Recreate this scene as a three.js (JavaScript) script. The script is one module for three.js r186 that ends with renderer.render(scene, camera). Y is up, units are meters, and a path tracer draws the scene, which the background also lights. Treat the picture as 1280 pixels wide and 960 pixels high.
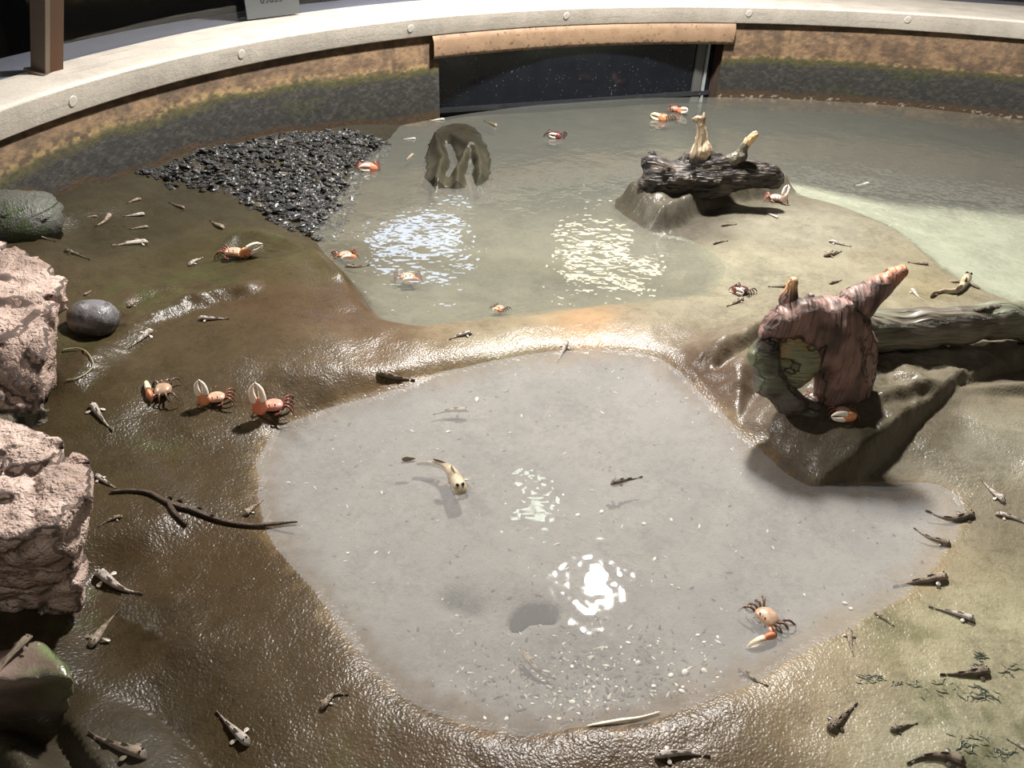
import * as THREE from 'three';
import { mergeGeometries } from 'three/addons/utils/BufferGeometryUtils.js';
import { RectAreaLightUniformsLib } from 'three/addons/lights/RectAreaLightUniformsLib.js';

// ---------------------------------------------------------------- camera, light, exposure
const scene = new THREE.Scene();
scene.background = new THREE.Color(0x000000);
const camera = new THREE.PerspectiveCamera(53.13, 4 / 3, 0.05, 40);
camera.position.set(0, 0.9, 0);
camera.rotation.set(-THREE.MathUtils.degToRad(33.641), 0, 0);
camera.rotateZ(THREE.MathUtils.degToRad(1.753));
camera.updateMatrixWorld(true);
const renderer = new THREE.WebGLRenderer({ antialias: true });
renderer.toneMapping = THREE.LinearToneMapping;
renderer.toneMappingExposure = 1.0;
renderer.shadowMap.enabled = true;
RectAreaLightUniformsLib.init();
// lamps of the hall: position, aim, intensity (cd), half cone (deg), soft edge, radius (m), colour
const LAMPS = [
  { at: [0.47, 2.2, -2.76], aim: [0.8, 0, -2.3], cd: 60, cone: 76, pen: 0.55, r: 0.1, color: 0xfffaf4, label: 'main round spotlight hung above the pool' },
  { at: [-3.0, 2.6, -2.6], aim: [1.0, 0, -1.3], cd: 60, cone: 20, pen: 0.8, r: 0.05, color: 0xfffaf4, label: 'round spotlight hung on the gravel side of the tank' },
  { at: [0.16, 2.6, -3.8], aim: [0.3, 0, -3.2], cd: 0.3, cone: 70, pen: 0.8, r: 0.09, color: 0xeaffe6, label: 'dim round downlight hung near the viewing window' },
];
// lit panels on the far wall, mirrored by the back pool: centre, width, height, colour, radiance
const PANELS = [
  { at: [-0.98, 2.1, -7.05], w: 0.95, h: 0.36, color: 0xcfe0ff, nits: 5, label: 'bluish lit display screen on the far wall' },
  { at: [0.93, 2.24, -7.05], w: 0.95, h: 0.30, color: 0xfff3d8, nits: 6, label: 'warm white lit panel on the far wall' },
];
// fill panels added behind the visitor, for near faces: centre, width, depth, radiance
const FILL_PANELS = [{ at: [-1.2, 3.17, 1.4], nits: 13 }, { at: [1.4, 3.17, 1.6], nits: 13 }];

// ---------------------------------------------------------------- helpers
const V = (x, y, z) => new THREE.Vector3(x, y, z);
const lerp = (a, b, t) => a + (b - a) * t, clamp = (x, a = 0, b = 1) => Math.min(b, Math.max(a, x));
const sstep = (a, b, x) => { const t = clamp((x - a) / (b - a)); return t * t * (3 - 2 * t); };
const smax = (a, b, k) => { const h = clamp(0.5 + 0.5 * (a - b) / k); return lerp(b, a, h) + k * h * (1 - h); };
const smin = (a, b, k) => -smax(-a, -b, k);
const lin = (c) => (c /= 255) <= 0.04045 ? c / 12.92 : Math.pow((c + 0.055) / 1.055, 2.4);
const L3 = (r, g, b) => [lin(r), lin(g), lin(b)];
const mix3 = (a, b, t) => [lerp(a[0], b[0], t), lerp(a[1], b[1], t), lerp(a[2], b[2], t)];
const C = (r, g, b) => new THREE.Color().setRGB(lin(r), lin(g), lin(b));
function rng(seed) { let s = seed | 0; return () => { s = (s + 0x6d2b79f5) | 0; let t = Math.imul(s ^ (s >>> 15), 1 | s); t = (t + Math.imul(t ^ (t >>> 7), 61 | t)) ^ t; return ((t ^ (t >>> 14)) >>> 0) / 4294967296; }; }
const hash3 = (x, y, z) => { let h = Math.imul(x, 374761393) ^ Math.imul(y, 668265263) ^ Math.imul(z, 1274126177); h = Math.imul(h ^ (h >>> 13), 1274126177); return ((h ^ (h >>> 16)) >>> 0) / 4294967296; };
const PERM = new Uint8Array(512), PVAL = new Float32Array(256); { const r = rng(7), q = Array.from({ length: 256 }, (_, i) => i); for (let i = 255; i > 0; i--) { const j = Math.floor(r() * (i + 1)); [q[i], q[j]] = [q[j], q[i]]; } for (let i = 0; i < 512; i++) PERM[i] = q[i & 255]; for (let i = 0; i < 256; i++) PVAL[i] = r() * 2 - 1; }
function vnoise(x, y, z) {                                            // smooth value noise, -1..1
  const X = Math.floor(x), Y = Math.floor(y), Z = Math.floor(z); let u = x - X, v = y - Y, w = z - Z;
  u = u * u * u * (u * (u * 6 - 15) + 10); v = v * v * v * (v * (v * 6 - 15) + 10); w = w * w * w * (w * (w * 6 - 15) + 10);
  const x0 = X & 255, x1 = (X + 1) & 255, y0 = Y & 255, y1 = (Y + 1) & 255, z0 = Z & 255, z1 = (Z + 1) & 255;
  const a = PERM[x0], b = PERM[x1], aa = PERM[a + y0], ab = PERM[a + y1], ba = PERM[b + y0], bb = PERM[b + y1];
  const p = PVAL[PERM[aa + z0]], q = PVAL[PERM[ba + z0]], r = PVAL[PERM[ab + z0]], s = PVAL[PERM[bb + z0]], p1 = PVAL[PERM[aa + z1]], q1 = PVAL[PERM[ba + z1]], r1 = PVAL[PERM[ab + z1]], s1 = PVAL[PERM[bb + z1]];
  const k0 = p + (q - p) * u, k1 = r + (s - r) * u, k2 = p1 + (q1 - p1) * u, k3 = r1 + (s1 - r1) * u, m0 = k0 + (k1 - k0) * v, m1 = k2 + (k3 - k2) * v;
  return m0 + (m1 - m0) * w;
}
function fbm(x, y, z, n = 4) { let s = 0, a = 0.5; for (let i = 0; i < n; i++) { s += a * vnoise(x, y, z); x = x * 2.03 + 17.1; y = y * 2.03 + 5.3; z = z * 2.03 + 9.7; a *= 0.5; } return s; }
const ridged = (x, y, z, n = 4) => { let s = 0, a = 0.5; for (let i = 0; i < n; i++) { s += a * (1 - Math.abs(vnoise(x, y, z)) * 2); x = x * 2.1 + 3.1; y = y * 2.1 + 7.7; z = z * 2.1 + 1.9; a *= 0.5; } return s; };
const F = 480 / Math.tan(THREE.MathUtils.degToRad(53.13 / 2));
function rayDir(px, py) { return V((px - 640) / F, -(py - 480) / F, -1).applyQuaternion(camera.quaternion); }
function P(px, py, y = 0) { const d = rayDir(px, py), t = (y - 0.9) / d.y; return V(d.x * t, y, d.z * t); }          // where a sight line meets the level y
function PZ(px, py, z) { const d = rayDir(px, py), t = z / d.z; return V(d.x * t, 0.9 + d.y * t, z); }                // where it meets the upright plane z
function segDist(x, z, a, b) { const dx = b[0] - a[0], dz = b[1] - a[1], t = clamp(((x - a[0]) * dx + (z - a[1]) * dz) / (dx * dx + dz * dz)); return [Math.hypot(x - a[0] - dx * t, z - a[1] - dz * t), t]; }
function polySD(x, z, poly) {                                           // signed distance, positive inside
  let d = 1e9, inside = false;
  for (let i = 0, j = poly.length - 1; i < poly.length; j = i++) {
    const a = poly[i], b = poly[j]; d = Math.min(d, segDist(x, z, a, b)[0]);
    if ((a[1] > z) !== (b[1] > z) && x < (b[0] - a[0]) * (z - a[1]) / (b[1] - a[1]) + a[0]) inside = !inside;
  }
  return inside ? d : -d;
}
function fieldOf(poly, cell = 0.02) {                                    // the same from a table, for speed
  const xs = poly.map((p) => p[0]), zs = poly.map((p) => p[1]), x0 = Math.min(...xs) - .12, z0 = Math.min(...zs) - .12, nx = Math.ceil((Math.max(...xs) + .12 - x0) / cell) + 1, nz = Math.ceil((Math.max(...zs) + .12 - z0) / cell) + 1, t = new Float32Array(nx * nz);
  for (let j = 0; j < nz; j++) for (let i = 0; i < nx; i++) t[j * nx + i] = polySD(x0 + i * cell, z0 + j * cell, poly);
  return (x, z) => { const u = (x - x0) / cell, v = (z - z0) / cell, uc = clamp(u, 0, nx - 1.001), vc = clamp(v, 0, nz - 1.001), i = Math.floor(uc), j = Math.floor(vc), k = j * nx + i, a = uc - i, b = vc - j; const d = (t[k] * (1 - a) + t[k + 1] * a) * (1 - b) + (t[k + nx] * (1 - a) + t[k + nx + 1] * a) * b; return d - Math.hypot(u - uc, v - vc) * cell; };
}
function chaikin(p, n = 2) { for (let k = 0; k < n; k++) { const q = []; for (let i = 0; i < p.length; i++) { const a = p[i], b = p[(i + 1) % p.length]; q.push([a[0] * .75 + b[0] * .25, a[1] * .75 + b[1] * .25], [a[0] * .25 + b[0] * .75, a[1] * .25 + b[1] * .75]); } p = q; } return p; }
const pxPoly = (list, y = 0, n = 1) => chaikin(list.map(([a, b]) => { const p = P(a, b, y); return [p.x, p.z]; }), n);

// names, tags
const taken = new Map();
function numbered(name) { const n = taken.get(name) ?? 0; taken.set(name, n + 1); return n ? name + '_' + String(n).padStart(3, '0') : name; }
function mesh(name, geo, mat, parent) { const m = new THREE.Mesh(geo, mat); m.name = parent ? name : numbered(name); m.castShadow = m.receiveShadow = true; (parent ?? scene).add(m); return m; }
function thing(name, label, category, group) { const g = new THREE.Group(); g.name = numbered(name); g.userData = { label, category }; if (group) g.userData.group = group; scene.add(g); return g; }
function tag(o, label, category, group, kind) { o.userData = { label, category }; if (group) o.userData.group = group; if (kind) o.userData.kind = kind; return o; }

// textures: periodic noise tiles
function pnoise(x, y, per, seed) { const X = Math.floor(x), Y = Math.floor(y); let u = x - X, v = y - Y; u = u * u * (3 - 2 * u); v = v * v * (3 - 2 * v); const x0 = X % per, x1 = (X + 1) % per, y0 = Y % per, y1 = (Y + 1) % per; const a = hash3(x0, y0, seed), b = hash3(x1, y0, seed), c = hash3(x0, y1, seed), d = hash3(x1, y1, seed); const m = a + (b - a) * u, n = c + (d - c) * u; return m + (n - m) * v; }
function tile(n, octaves, shape = (s) => s) {                      // octaves: [periods per tile, weight]; returns 0..1 floats
  const out = new Float32Array(n * n);
  for (let j = 0; j < n; j++) for (let i = 0; i < n; i++) { let s = 0; for (let k = 0; k < octaves.length; k++) { const p = octaves[k][0]; s += octaves[k][1] * pnoise(i / n * p, j / n * p, p, k + 11); } out[j * n + i] = shape(s, i, j); }
  return out;
}
function dataTex(n, m, fn, srgb) {
  const d = new Uint8Array(n * m * 4);
  for (let j = 0; j < m; j++) for (let i = 0; i < n; i++) { const c = fn(i, j), k = (j * n + i) * 4; d[k] = clamp(c[0]) * 255; d[k + 1] = clamp(c[1]) * 255; d[k + 2] = clamp(c[2]) * 255; d[k + 3] = 255; }
  const t = new THREE.DataTexture(d, n, m); t.wrapS = t.wrapT = THREE.RepeatWrapping; t.magFilter = t.minFilter = THREE.LinearFilter; if (srgb) t.colorSpace = THREE.SRGBColorSpace; t.needsUpdate = true; return t;
}
const grey = (n, a) => dataTex(n, n, (i, j) => { const v = a[j * n + i]; return [v, v, v]; });
const T = {};
T.grain = grey(1024, tile(1024, [[40, .1], [90, .16], [170, .34], [320, .4]]));
T.mud = (() => { const a = tile(1024, [[6, .2], [20, .2], [70, .25], [180, .2], [400, .15]]); return dataTex(1024, 1024, (i, j) => { let v = 0.45 + 1.0 * (a[j * 1024 + i]); return [v, v * 0.99, v * 0.975]; }); })();
T.ripple = grey(512, tile(512, [[5, .4], [11, .3], [26, .2], [50, .1]]));
T.rock = grey(1024, tile(1024, [[8, .3], [21, .25], [50, .2], [120, .15], [260, .1]], (s) => Math.abs(s - 0.5) * 1.4 + 0.3 * s));
const fibre = (i, j) => { let t = 0; for (const [p, q, w] of [[10, 2, .3], [30, 4, .35], [80, 8, .35]]) { const x = i / 512 * p, y = j / 512 * q, X = Math.floor(x), Y = Math.floor(y); let u = x - X, v = y - Y; u = u * u * (3 - 2 * u); v = v * v * (3 - 2 * v); t += w * lerp(lerp(hash3(X % p, Y % q, p), hash3((X + 1) % p, Y % q, p), u), lerp(hash3(X % p, (Y + 1) % q, p), hash3((X + 1) % p, (Y + 1) % q, p), u), v); } return [t, t, t]; };
T.wood = dataTex(512, 512, fibre); T.woodAlong = dataTex(512, 512, (i, j) => fibre(j, i));
T.conc = grey(512, tile(512, [[7, .2], [30, .25], [80, .25], [200, .3]]));
const rep = (t, x, y = x) => { const c = t.clone(); c.repeat.set(x, y); c.needsUpdate = true; return c; };

const std = (o) => new THREE.MeshPhysicalMaterial({ roughness: 0.6, ...o });
const M = {};
M.mud = std({ vertexColors: true, map: T.mud, roughness: 0.32, ior: 1.36, specularIntensity: 0.65, bumpMap: T.grain, bumpScale: 0.001 });
M.bed = std({ vertexColors: true, map: T.mud, roughness: 0.95, specularIntensity: 0.1, bumpMap: T.grain, bumpScale: 0.0016 });
M.rock = std({ vertexColors: true, roughness: 0.75, bumpMap: T.rock, bumpScale: 0.012 });
M.wetRock = std({ vertexColors: true, roughness: 0.32, bumpMap: T.grain, bumpScale: 0.0012 });
M.wood = std({ vertexColors: true, roughness: 0.55, bumpMap: T.wood, bumpScale: 0.009 });
M.wetWood = std({ vertexColors: true, roughness: 0.42, bumpMap: T.woodAlong, bumpScale: 0.007 });
M.fish = std({ vertexColors: true, roughness: 0.28, bumpMap: rep(T.grain, 4), bumpScale: 0.0006 });
M.fin = std({ color: C(120, 108, 95), roughness: 0.35 });
M.eye = std({ color: C(30, 26, 22), roughness: 0.1 });
M.crab = std({ vertexColors: true, roughness: 0.3 });
M.pebble = [[52, 52, 52], [66, 64, 60], [44, 45, 48], [92, 87, 78]].map((c) => std({ color: C(...c), roughness: 0.4 }));
M.shell = std({ color: C(232, 226, 212), roughness: 0.45 });
M.dark = std({ color: C(40, 41, 44), roughness: 0.7 });
M.room = std({ color: C(92, 92, 94), roughness: 0.9 });
M.steel = std({ color: C(120, 108, 96), metalness: 0.5, roughness: 0.42, bumpMap: rep(T.conc, 2), bumpScale: 0.0004 });
M.glass = std({ color: 0xffffff, transmission: 1, roughness: 0.0, ior: 1.45, thickness: 0 });

// geometry with vertex colours from a field
function colored(geo, fn) { const p = geo.attributes.position, n = geo.attributes.normal, c = new Float32Array(p.count * 3); for (let i = 0; i < p.count; i++) c.set(fn(p.getX(i), p.getY(i), p.getZ(i), n?.getX(i), n?.getY(i), n?.getZ(i)), i * 3); geo.setAttribute('color', new THREE.BufferAttribute(c, 3)); return geo; }
function boxUV(geo, s = 0.5) { const p = geo.attributes.position, n = geo.attributes.normal, uv = new Float32Array(p.count * 2); for (let i = 0; i < p.count; i++) { const ax = Math.abs(n.getX(i)), ay = Math.abs(n.getY(i)), az = Math.abs(n.getZ(i)); const [u, v] = ay >= ax && ay >= az ? [p.getX(i), p.getZ(i)] : ax >= az ? [p.getZ(i), p.getY(i)] : [p.getX(i), p.getY(i)]; uv[2 * i] = u / s; uv[2 * i + 1] = v / s; } geo.setAttribute('uv', new THREE.BufferAttribute(uv, 2)); return geo; }
// surface nets: mesh of f(x,y,z) = 0, f < 0 inside
function netMesh(f, lo, hi, cell) {
  const n = [0, 1, 2].map((k) => Math.ceil((hi[k] - lo[k]) / cell) + 1), id = (i, j, k) => (k * n[1] + j) * n[0] + i, val = new Float32Array(n[0] * n[1] * n[2]);
  for (let k = 0; k < n[2]; k++) for (let j = 0; j < n[1]; j++) for (let i = 0; i < n[0]; i++) val[id(i, j, k)] = f(lo[0] + i * cell, lo[1] + j * cell, lo[2] + k * cell);
  const pos = [], idx = [], at = new Int32Array(val.length).fill(-1);
  for (let k = 0; k < n[2] - 1; k++) for (let j = 0; j < n[1] - 1; j++) for (let i = 0; i < n[0] - 1; i++) {
    let s = 0, x = 0, y = 0, z = 0; const g = (a, b, c) => val[id(i + a, j + b, k + c)];
    for (let e = 0; e < 12; e++) {
      const ax = e >> 2, u = e & 1, v = (e >> 1) & 1, a = [0, 0, 0], b = [0, 0, 0];
      a[(ax + 1) % 3] = b[(ax + 1) % 3] = u; a[(ax + 2) % 3] = b[(ax + 2) % 3] = v; b[ax] = 1;
      const p = g(...a), q = g(...b); if ((p < 0) === (q < 0)) continue;
      const t = p / (p - q); x += a[0] + (b[0] - a[0]) * t; y += a[1] + (b[1] - a[1]) * t; z += a[2] + (b[2] - a[2]) * t; s++;
    }
    if (!s) continue;
    at[id(i, j, k)] = pos.length / 3; pos.push(lo[0] + (i + x / s) * cell, lo[1] + (j + y / s) * cell, lo[2] + (k + z / s) * cell);
  }
  for (let k = 1; k < n[2] - 1; k++) for (let j = 1; j < n[1] - 1; j++) for (let i = 1; i < n[0] - 1; i++) {
    const v0 = val[id(i, j, k)] < 0;
    const quad = (a, b, c, d, flip) => { if (Math.min(a, b, c, d) < 0) return; flip ? idx.push(a, c, b, a, d, c) : idx.push(a, b, c, a, c, d); };
    if (v0 !== (val[id(i + 1, j, k)] < 0)) quad(at[id(i, j, k)], at[id(i, j - 1, k)], at[id(i, j - 1, k - 1)], at[id(i, j, k - 1)], v0);
    if (v0 !== (val[id(i, j + 1, k)] < 0)) quad(at[id(i, j, k)], at[id(i, j, k - 1)], at[id(i - 1, j, k - 1)], at[id(i - 1, j, k)], v0);
    if (v0 !== (val[id(i, j, k + 1)] < 0)) quad(at[id(i, j, k)], at[id(i - 1, j, k)], at[id(i - 1, j - 1, k)], at[id(i, j - 1, k)], v0);
  }
  const geo = new THREE.BufferGeometry(); geo.setAttribute('position', new THREE.Float32BufferAttribute(pos, 3)); geo.setIndex(idx); geo.computeVertexNormals(); return geo;
}
const capsule = (x, y, z, a, b, ra, rb) => { const dx = b.x - a.x, dy = b.y - a.y, dz = b.z - a.z, t = clamp(((x - a.x) * dx + (y - a.y) * dy + (z - a.z) * dz) / (dx * dx + dy * dy + dz * dz + 1e-12)); return Math.hypot(x - a.x - dx * t, y - a.y - dy * t, z - a.z - dz * t) - lerp(ra, rb, t); };
// a chain of joints [Vector3, radius] as a distance field
const chainSD = (js, k = 0.01) => (x, y, z) => { let d = 1e9; for (let i = 0; i + 1 < js.length; i++) d = i ? smin(d, capsule(x, y, z, js[i][0], js[i + 1][0], js[i][1], js[i + 1][1]), k) : capsule(x, y, z, js[0][0], js[1][0], js[0][1], js[1][1]); return d; };
function boundsOf(chains, pad) { const lo = [1e9, 1e9, 1e9], hi = [-1e9, -1e9, -1e9]; chains.flat().forEach(([p, r]) => [p.x, p.y, p.z].forEach((c, k) => { lo[k] = Math.min(lo[k], c - r - pad); hi[k] = Math.max(hi[k], c + r + pad); })); return [lo, hi]; }
// a tube along points with radii (rounded ends), uv along it
function limb(pts, radii, sides = 8, steps = 4) {
  const curve = new THREE.CatmullRomCurve3(pts), N = (pts.length - 1) * steps, pos = [], uv = [], idx = [], fr = curve.computeFrenetFrames(N, false);
  for (let i = 0; i <= N; i++) { const t = i / N, p = curve.getPoint(t), q = t * (radii.length - 1), k = Math.min(radii.length - 2, Math.floor(q)), r = lerp(radii[k], radii[k + 1], q - k);
    for (let j = 0; j <= sides; j++) { const a = j / sides * Math.PI * 2, n = fr.normals[i].clone().multiplyScalar(Math.cos(a)).addScaledVector(fr.binormals[i], Math.sin(a)); pos.push(p.x + n.x * r, p.y + n.y * r, p.z + n.z * r); uv.push(j / sides * 0.2, t * 0.5); } }
  for (let i = 0; i < N; i++) for (let j = 0; j < sides; j++) { const a = i * (sides + 1) + j, b = a + sides + 1; idx.push(a, a + 1, b, a + 1, b + 1, b); }
  for (const [end, row] of [[0, 0], [1, N]]) { const p = curve.getPoint(end), c = pos.length / 3; pos.push(p.x, p.y, p.z); uv.push(0, end * 0.5); for (let j = 0; j < sides; j++) { const a = row * (sides + 1) + j; end ? idx.push(a, a + 1, c) : idx.push(a + 1, a, c); } }
  const g = new THREE.BufferGeometry(); g.setAttribute('position', new THREE.Float32BufferAttribute(pos, 3)); g.setAttribute('uv', new THREE.Float32BufferAttribute(uv, 2)); g.setIndex(idx); g.computeVertexNormals(); return g;
}

// ---------------------------------------------------------------- hall: floor, ceiling, walls
const CX = 1.2141, CZ = -1.5005, R = 2.4444, RW = 2.486;
const box = (w, h, d, x, y, z) => new THREE.BoxGeometry(w, h, d).translate(x, y, z);
function structure(name, geo, mat) { const m = mesh(name, geo, mat); m.userData.kind = 'structure'; return m; }
structure('floor', box(14.4, 0.2, 13.4, 0, -0.75, -1.3), M.room);
structure('ceiling', box(14.4, 0.2, 13.4, 0, 3.3, -1.3), M.room);
structure('wall_far', box(14.4, 4.1, 0.2, 0, 1.3, -7.2), M.room);
structure('wall_near', box(14.4, 4.1, 0.2, 0, 1.3, 4.6), M.room);
structure('wall_left', box(0.2, 4.1, 12, -6.9, 1.3, -1.3), M.room);
structure('wall_right', box(0.2, 4.1, 12, 7.1, 1.3, -1.3), M.room);

for (const l of LAMPS) {
  const g = thing('spotlight', l.label, 'spotlight'); g.position.set(...l.at);
  const aim = V(...l.aim).sub(V(...l.at)).normalize(), q = new THREE.Quaternion().setFromUnitVectors(V(0, -1, 0), aim);
  const prof = [[l.r + 0.03, -0.01], [l.r + 0.035, 0.0], [l.r + 0.035, 0.16], [l.r, 0.2], [0.001, 0.2]].map(([a, b]) => new THREE.Vector2(a, b));
  const body = mesh('housing', new THREE.LatheGeometry(prof, 32), M.dark, g); body.quaternion.copy(q);
  const glow = mesh('lens', new THREE.CylinderGeometry(l.r, l.r, 0.01, 32), std({ color: 0x222222, emissive: new THREE.Color(l.color), emissiveIntensity: 6 }), g); glow.quaternion.copy(q); glow.position.copy(aim).multiplyScalar(-0.01);
  const rodLen = 3.2 - l.at[1]; mesh('rod', new THREE.CylinderGeometry(0.012, 0.012, rodLen - 0.1, 12).translate(0, 0.1 + (rodLen - 0.1) / 2, 0), M.dark, g);
  const s = new THREE.SpotLight(l.color, l.cd, 0, THREE.MathUtils.degToRad(l.cone), l.pen, 2); s.position.set(...l.at).addScaledVector(aim, 0.02); s.target.position.set(...l.aim); s.castShadow = true; s.shadow.radius = l.r / 0.02; s.shadow.mapSize.set(2048, 2048); s.name = 'spot_beam'; scene.add(s, s.target); s.target.name = 'spot_aim';
}
for (const p of PANELS) {
  const g = thing('display_screen', p.label, 'screen'); g.position.set(p.at[0], p.at[1], p.at[2]);
  mesh('frame', box(p.w + 0.06, p.h + 0.06, 0.05, 0, 0, -0.025), M.dark, g);
  mesh('screen', box(p.w, p.h, 0.01, 0, 0, 0.004), std({ color: 0x111111, emissive: new THREE.Color(p.color), emissiveIntensity: p.nits * 0.5 }), g);
  const a = new THREE.RectAreaLight(p.color, p.nits, p.w, p.h); a.position.set(p.at[0], p.at[1], p.at[2] + 0.02); a.lookAt(p.at[0], p.at[1], 0); a.name = 'screen_light'; scene.add(a);
}
for (const p of FILL_PANELS) {
  const g = thing('added_fill_light', p.at[0] < 0 ? 'added unseen white fill panel overhead on the rock side of the hall' : 'added unseen white fill panel overhead on the stump side of the hall', 'light'); g.position.set(...p.at);
  mesh('frame', box(1.26, 0.03, 0.36, 0, 0.015, 0), M.dark, g); mesh('diffuser', box(1.2, 0.01, 0.3, 0, -0.002, 0), std({ color: 0x333333, emissive: new THREE.Color(0xfff8ee), emissiveIntensity: 4 }), g);
  const a = new THREE.RectAreaLight(0xfff8ee, p.nits, 1.2, 0.3); a.position.set(p.at[0], p.at[1] - 0.012, p.at[2]); a.lookAt(p.at[0], 0, p.at[2]); a.name = 'fill_panel_light'; scene.add(a);
}
console.log('stage hall');
// ---------------------------------------------------------------- mud ground
const POOL_A = pxPoly([[330, 540], [375, 520], [420, 503], [500, 478], [560, 462], [630, 446], [700, 439], [760, 437], [812, 441], [845, 462], [880, 495], [920, 530], [958, 574], [1000, 606], [1040, 608], [1105, 602], [1165, 603], [1205, 622], [1200, 660], [1180, 700], [1135, 745], [1065, 787], [1000, 816], [935, 850], [870, 882], [800, 906], [710, 917], [640, 918], [565, 900], [500, 866], [450, 822], [402, 756], [352, 692], [327, 650], [318, 600]]);
const POOL_B = pxPoly([[478, 411], [458, 385], [440, 352], [418, 333], [400, 315], [388, 292], [402, 270], [432, 235], [442, 205], [482, 178], [503, 152], [535, 128], [880, 100], [900, 104], [1280, 130], [1500, 165], [1560, 470], [1400, 440], [1290, 386], [1240, 368], [1196, 348], [1160, 322], [1130, 295], [1090, 272], [1040, 254], [1000, 246], [985, 236], [900, 213], [830, 222], [790, 237], [765, 255], [790, 277], [830, 293], [862, 299], [890, 314], [906, 334], [906, 352], [890, 366], [860, 373], [800, 379], [740, 385], [680, 392], [620, 398], [560, 405], [515, 411]]);
// land height: pixel, height, length over which the bank rises
const LAND = [
  [-60, 262, .22, .2], [0, 250, .2, .2], [80, 235, .157, .2], [147, 217, .132, .2], [225, 187, .13, .2], [320, 167, .1, .15], [420, 155, .06, .1], [500, 148, .03, .06], [250, 230, .08, .2], [340, 240, .05, .15], [385, 262, .03, .08],
  [30, 300, .16, .2], [120, 300, .11, .2], [200, 290, .085, .2], [260, 320, .07, .15], [330, 300, .085, .08], [385, 325, .085, .04], [430, 365, .07, .03], [455, 400, .05, .022], [380, 400, .075, .06], [300, 400, .07, .1], [200, 420, .08, .2], [110, 480, .1, .2], [0, 420, .14, .3], [0, 600, .12, .3], [150, 600, .08, .2], [250, 560, .05, .2], [280, 700, .03, .3], [140, 760, .055, .3], [0, 800, .09, .3], [50, 950, .06, .25], [250, 900, .028, .3], [380, 880, .022, .2], [520, 912, .008, .012], [440, 850, .012, .03], [480, 965, .006, .03], [600, 925, .006, .012], [700, 930, .006, .012], [800, 922, .006, .012], [700, 985, .003, .03], [900, 900, .007, .012], [900, 965, .004, .03], [1000, 850, .008, .02], [1020, 900, .008, .06], [1120, 830, .012, .14], [1240, 900, .02, .2], [1270, 720, .012, .12], [1240, 650, .012, .08], [1150, 590, .012, .06], [1200, 560, .03, .05], [1275, 530, .045, .05], [1350, 560, .055, .06], [360, 480, .065, .1], [430, 468, .065, .09], [380, 432, .085, .1], [250, 500, .075, .2], [500, 440, .04, .05], [560, 430, .03, .04], [640, 420, .024, .04], [720, 412, .02, .04], [800, 410, .02, .04],
  [900, 380, .018, .1], [950, 330, .014, .12], [1000, 290, .012, .12], [1080, 320, .014, .14], [1180, 365, .016, .1], [1260, 420, .02, .1], [900, 290, .012, .1],
].map(([a, b, h, l]) => { const p = P(a, b, h); return [p.x, p.z, h, l]; });
// raised stone under the mud: outline, height, width of its flank
const MESAS = [
  { p: pxPoly([[762, 256], [790, 236], [850, 224], [930, 220], [1000, 236], [985, 250], [910, 262], [885, 272], [852, 288], [822, 293], [788, 276]]), h: .07, w: .06 },
  { p: pxPoly([[528, 236], [532, 190], [545, 160], [575, 152], [600, 162], [614, 195], [616, 234]]), h: .01, w: .05 },
];
// faceted stone: base outline [px, py, slope of the flank rising from the edge to the next point], top height, level of the base
const fac = (list, top, y0 = 0) => { const q = list.map(([a, b, sl]) => { const p = P(a, b, y0); return [p.x, p.z, sl]; }), n = q.length, cx = q.reduce((t, p) => t + p[0], 0) / n, cz = q.reduce((t, p) => t + p[1], 0) / n; return { top, y0, e: q.map((p, i) => { const r = q[(i + 1) % n]; let nx = r[1] - p[1], nz = p[0] - r[0]; const l = Math.hypot(nx, nz); nx /= l; nz /= l; if ((cx - p[0]) * nx + (cz - p[1]) * nz < 0) { nx = -nx; nz = -nz; } return [p[0], p[1], nx, nz, p[2]]; }) }; };
const FACETS = [
  fac([[916, 528, .62], [1016, 608, 3], [1098, 601, 2.2], [1196, 514, 2.2], [1290, 440, .6], [1080, 415, .5], [960, 430, .5]], .066),
  fac([[836, 438, .75], [922, 533, .8], [975, 480, .8], [1000, 378, .35], [880, 398, .5]], .056),
  fac([[1150, 540, 2], [1212, 508, 1.6], [1360, 500, 2], [1360, 430, .6], [1120, 425, .6]], .062),
  fac([[62, 895, 1.2], [105, 872, .6], [216, 955, .55], [250, 1010, 1], [120, 1030, 1.4]], .036, .045),
];
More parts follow.
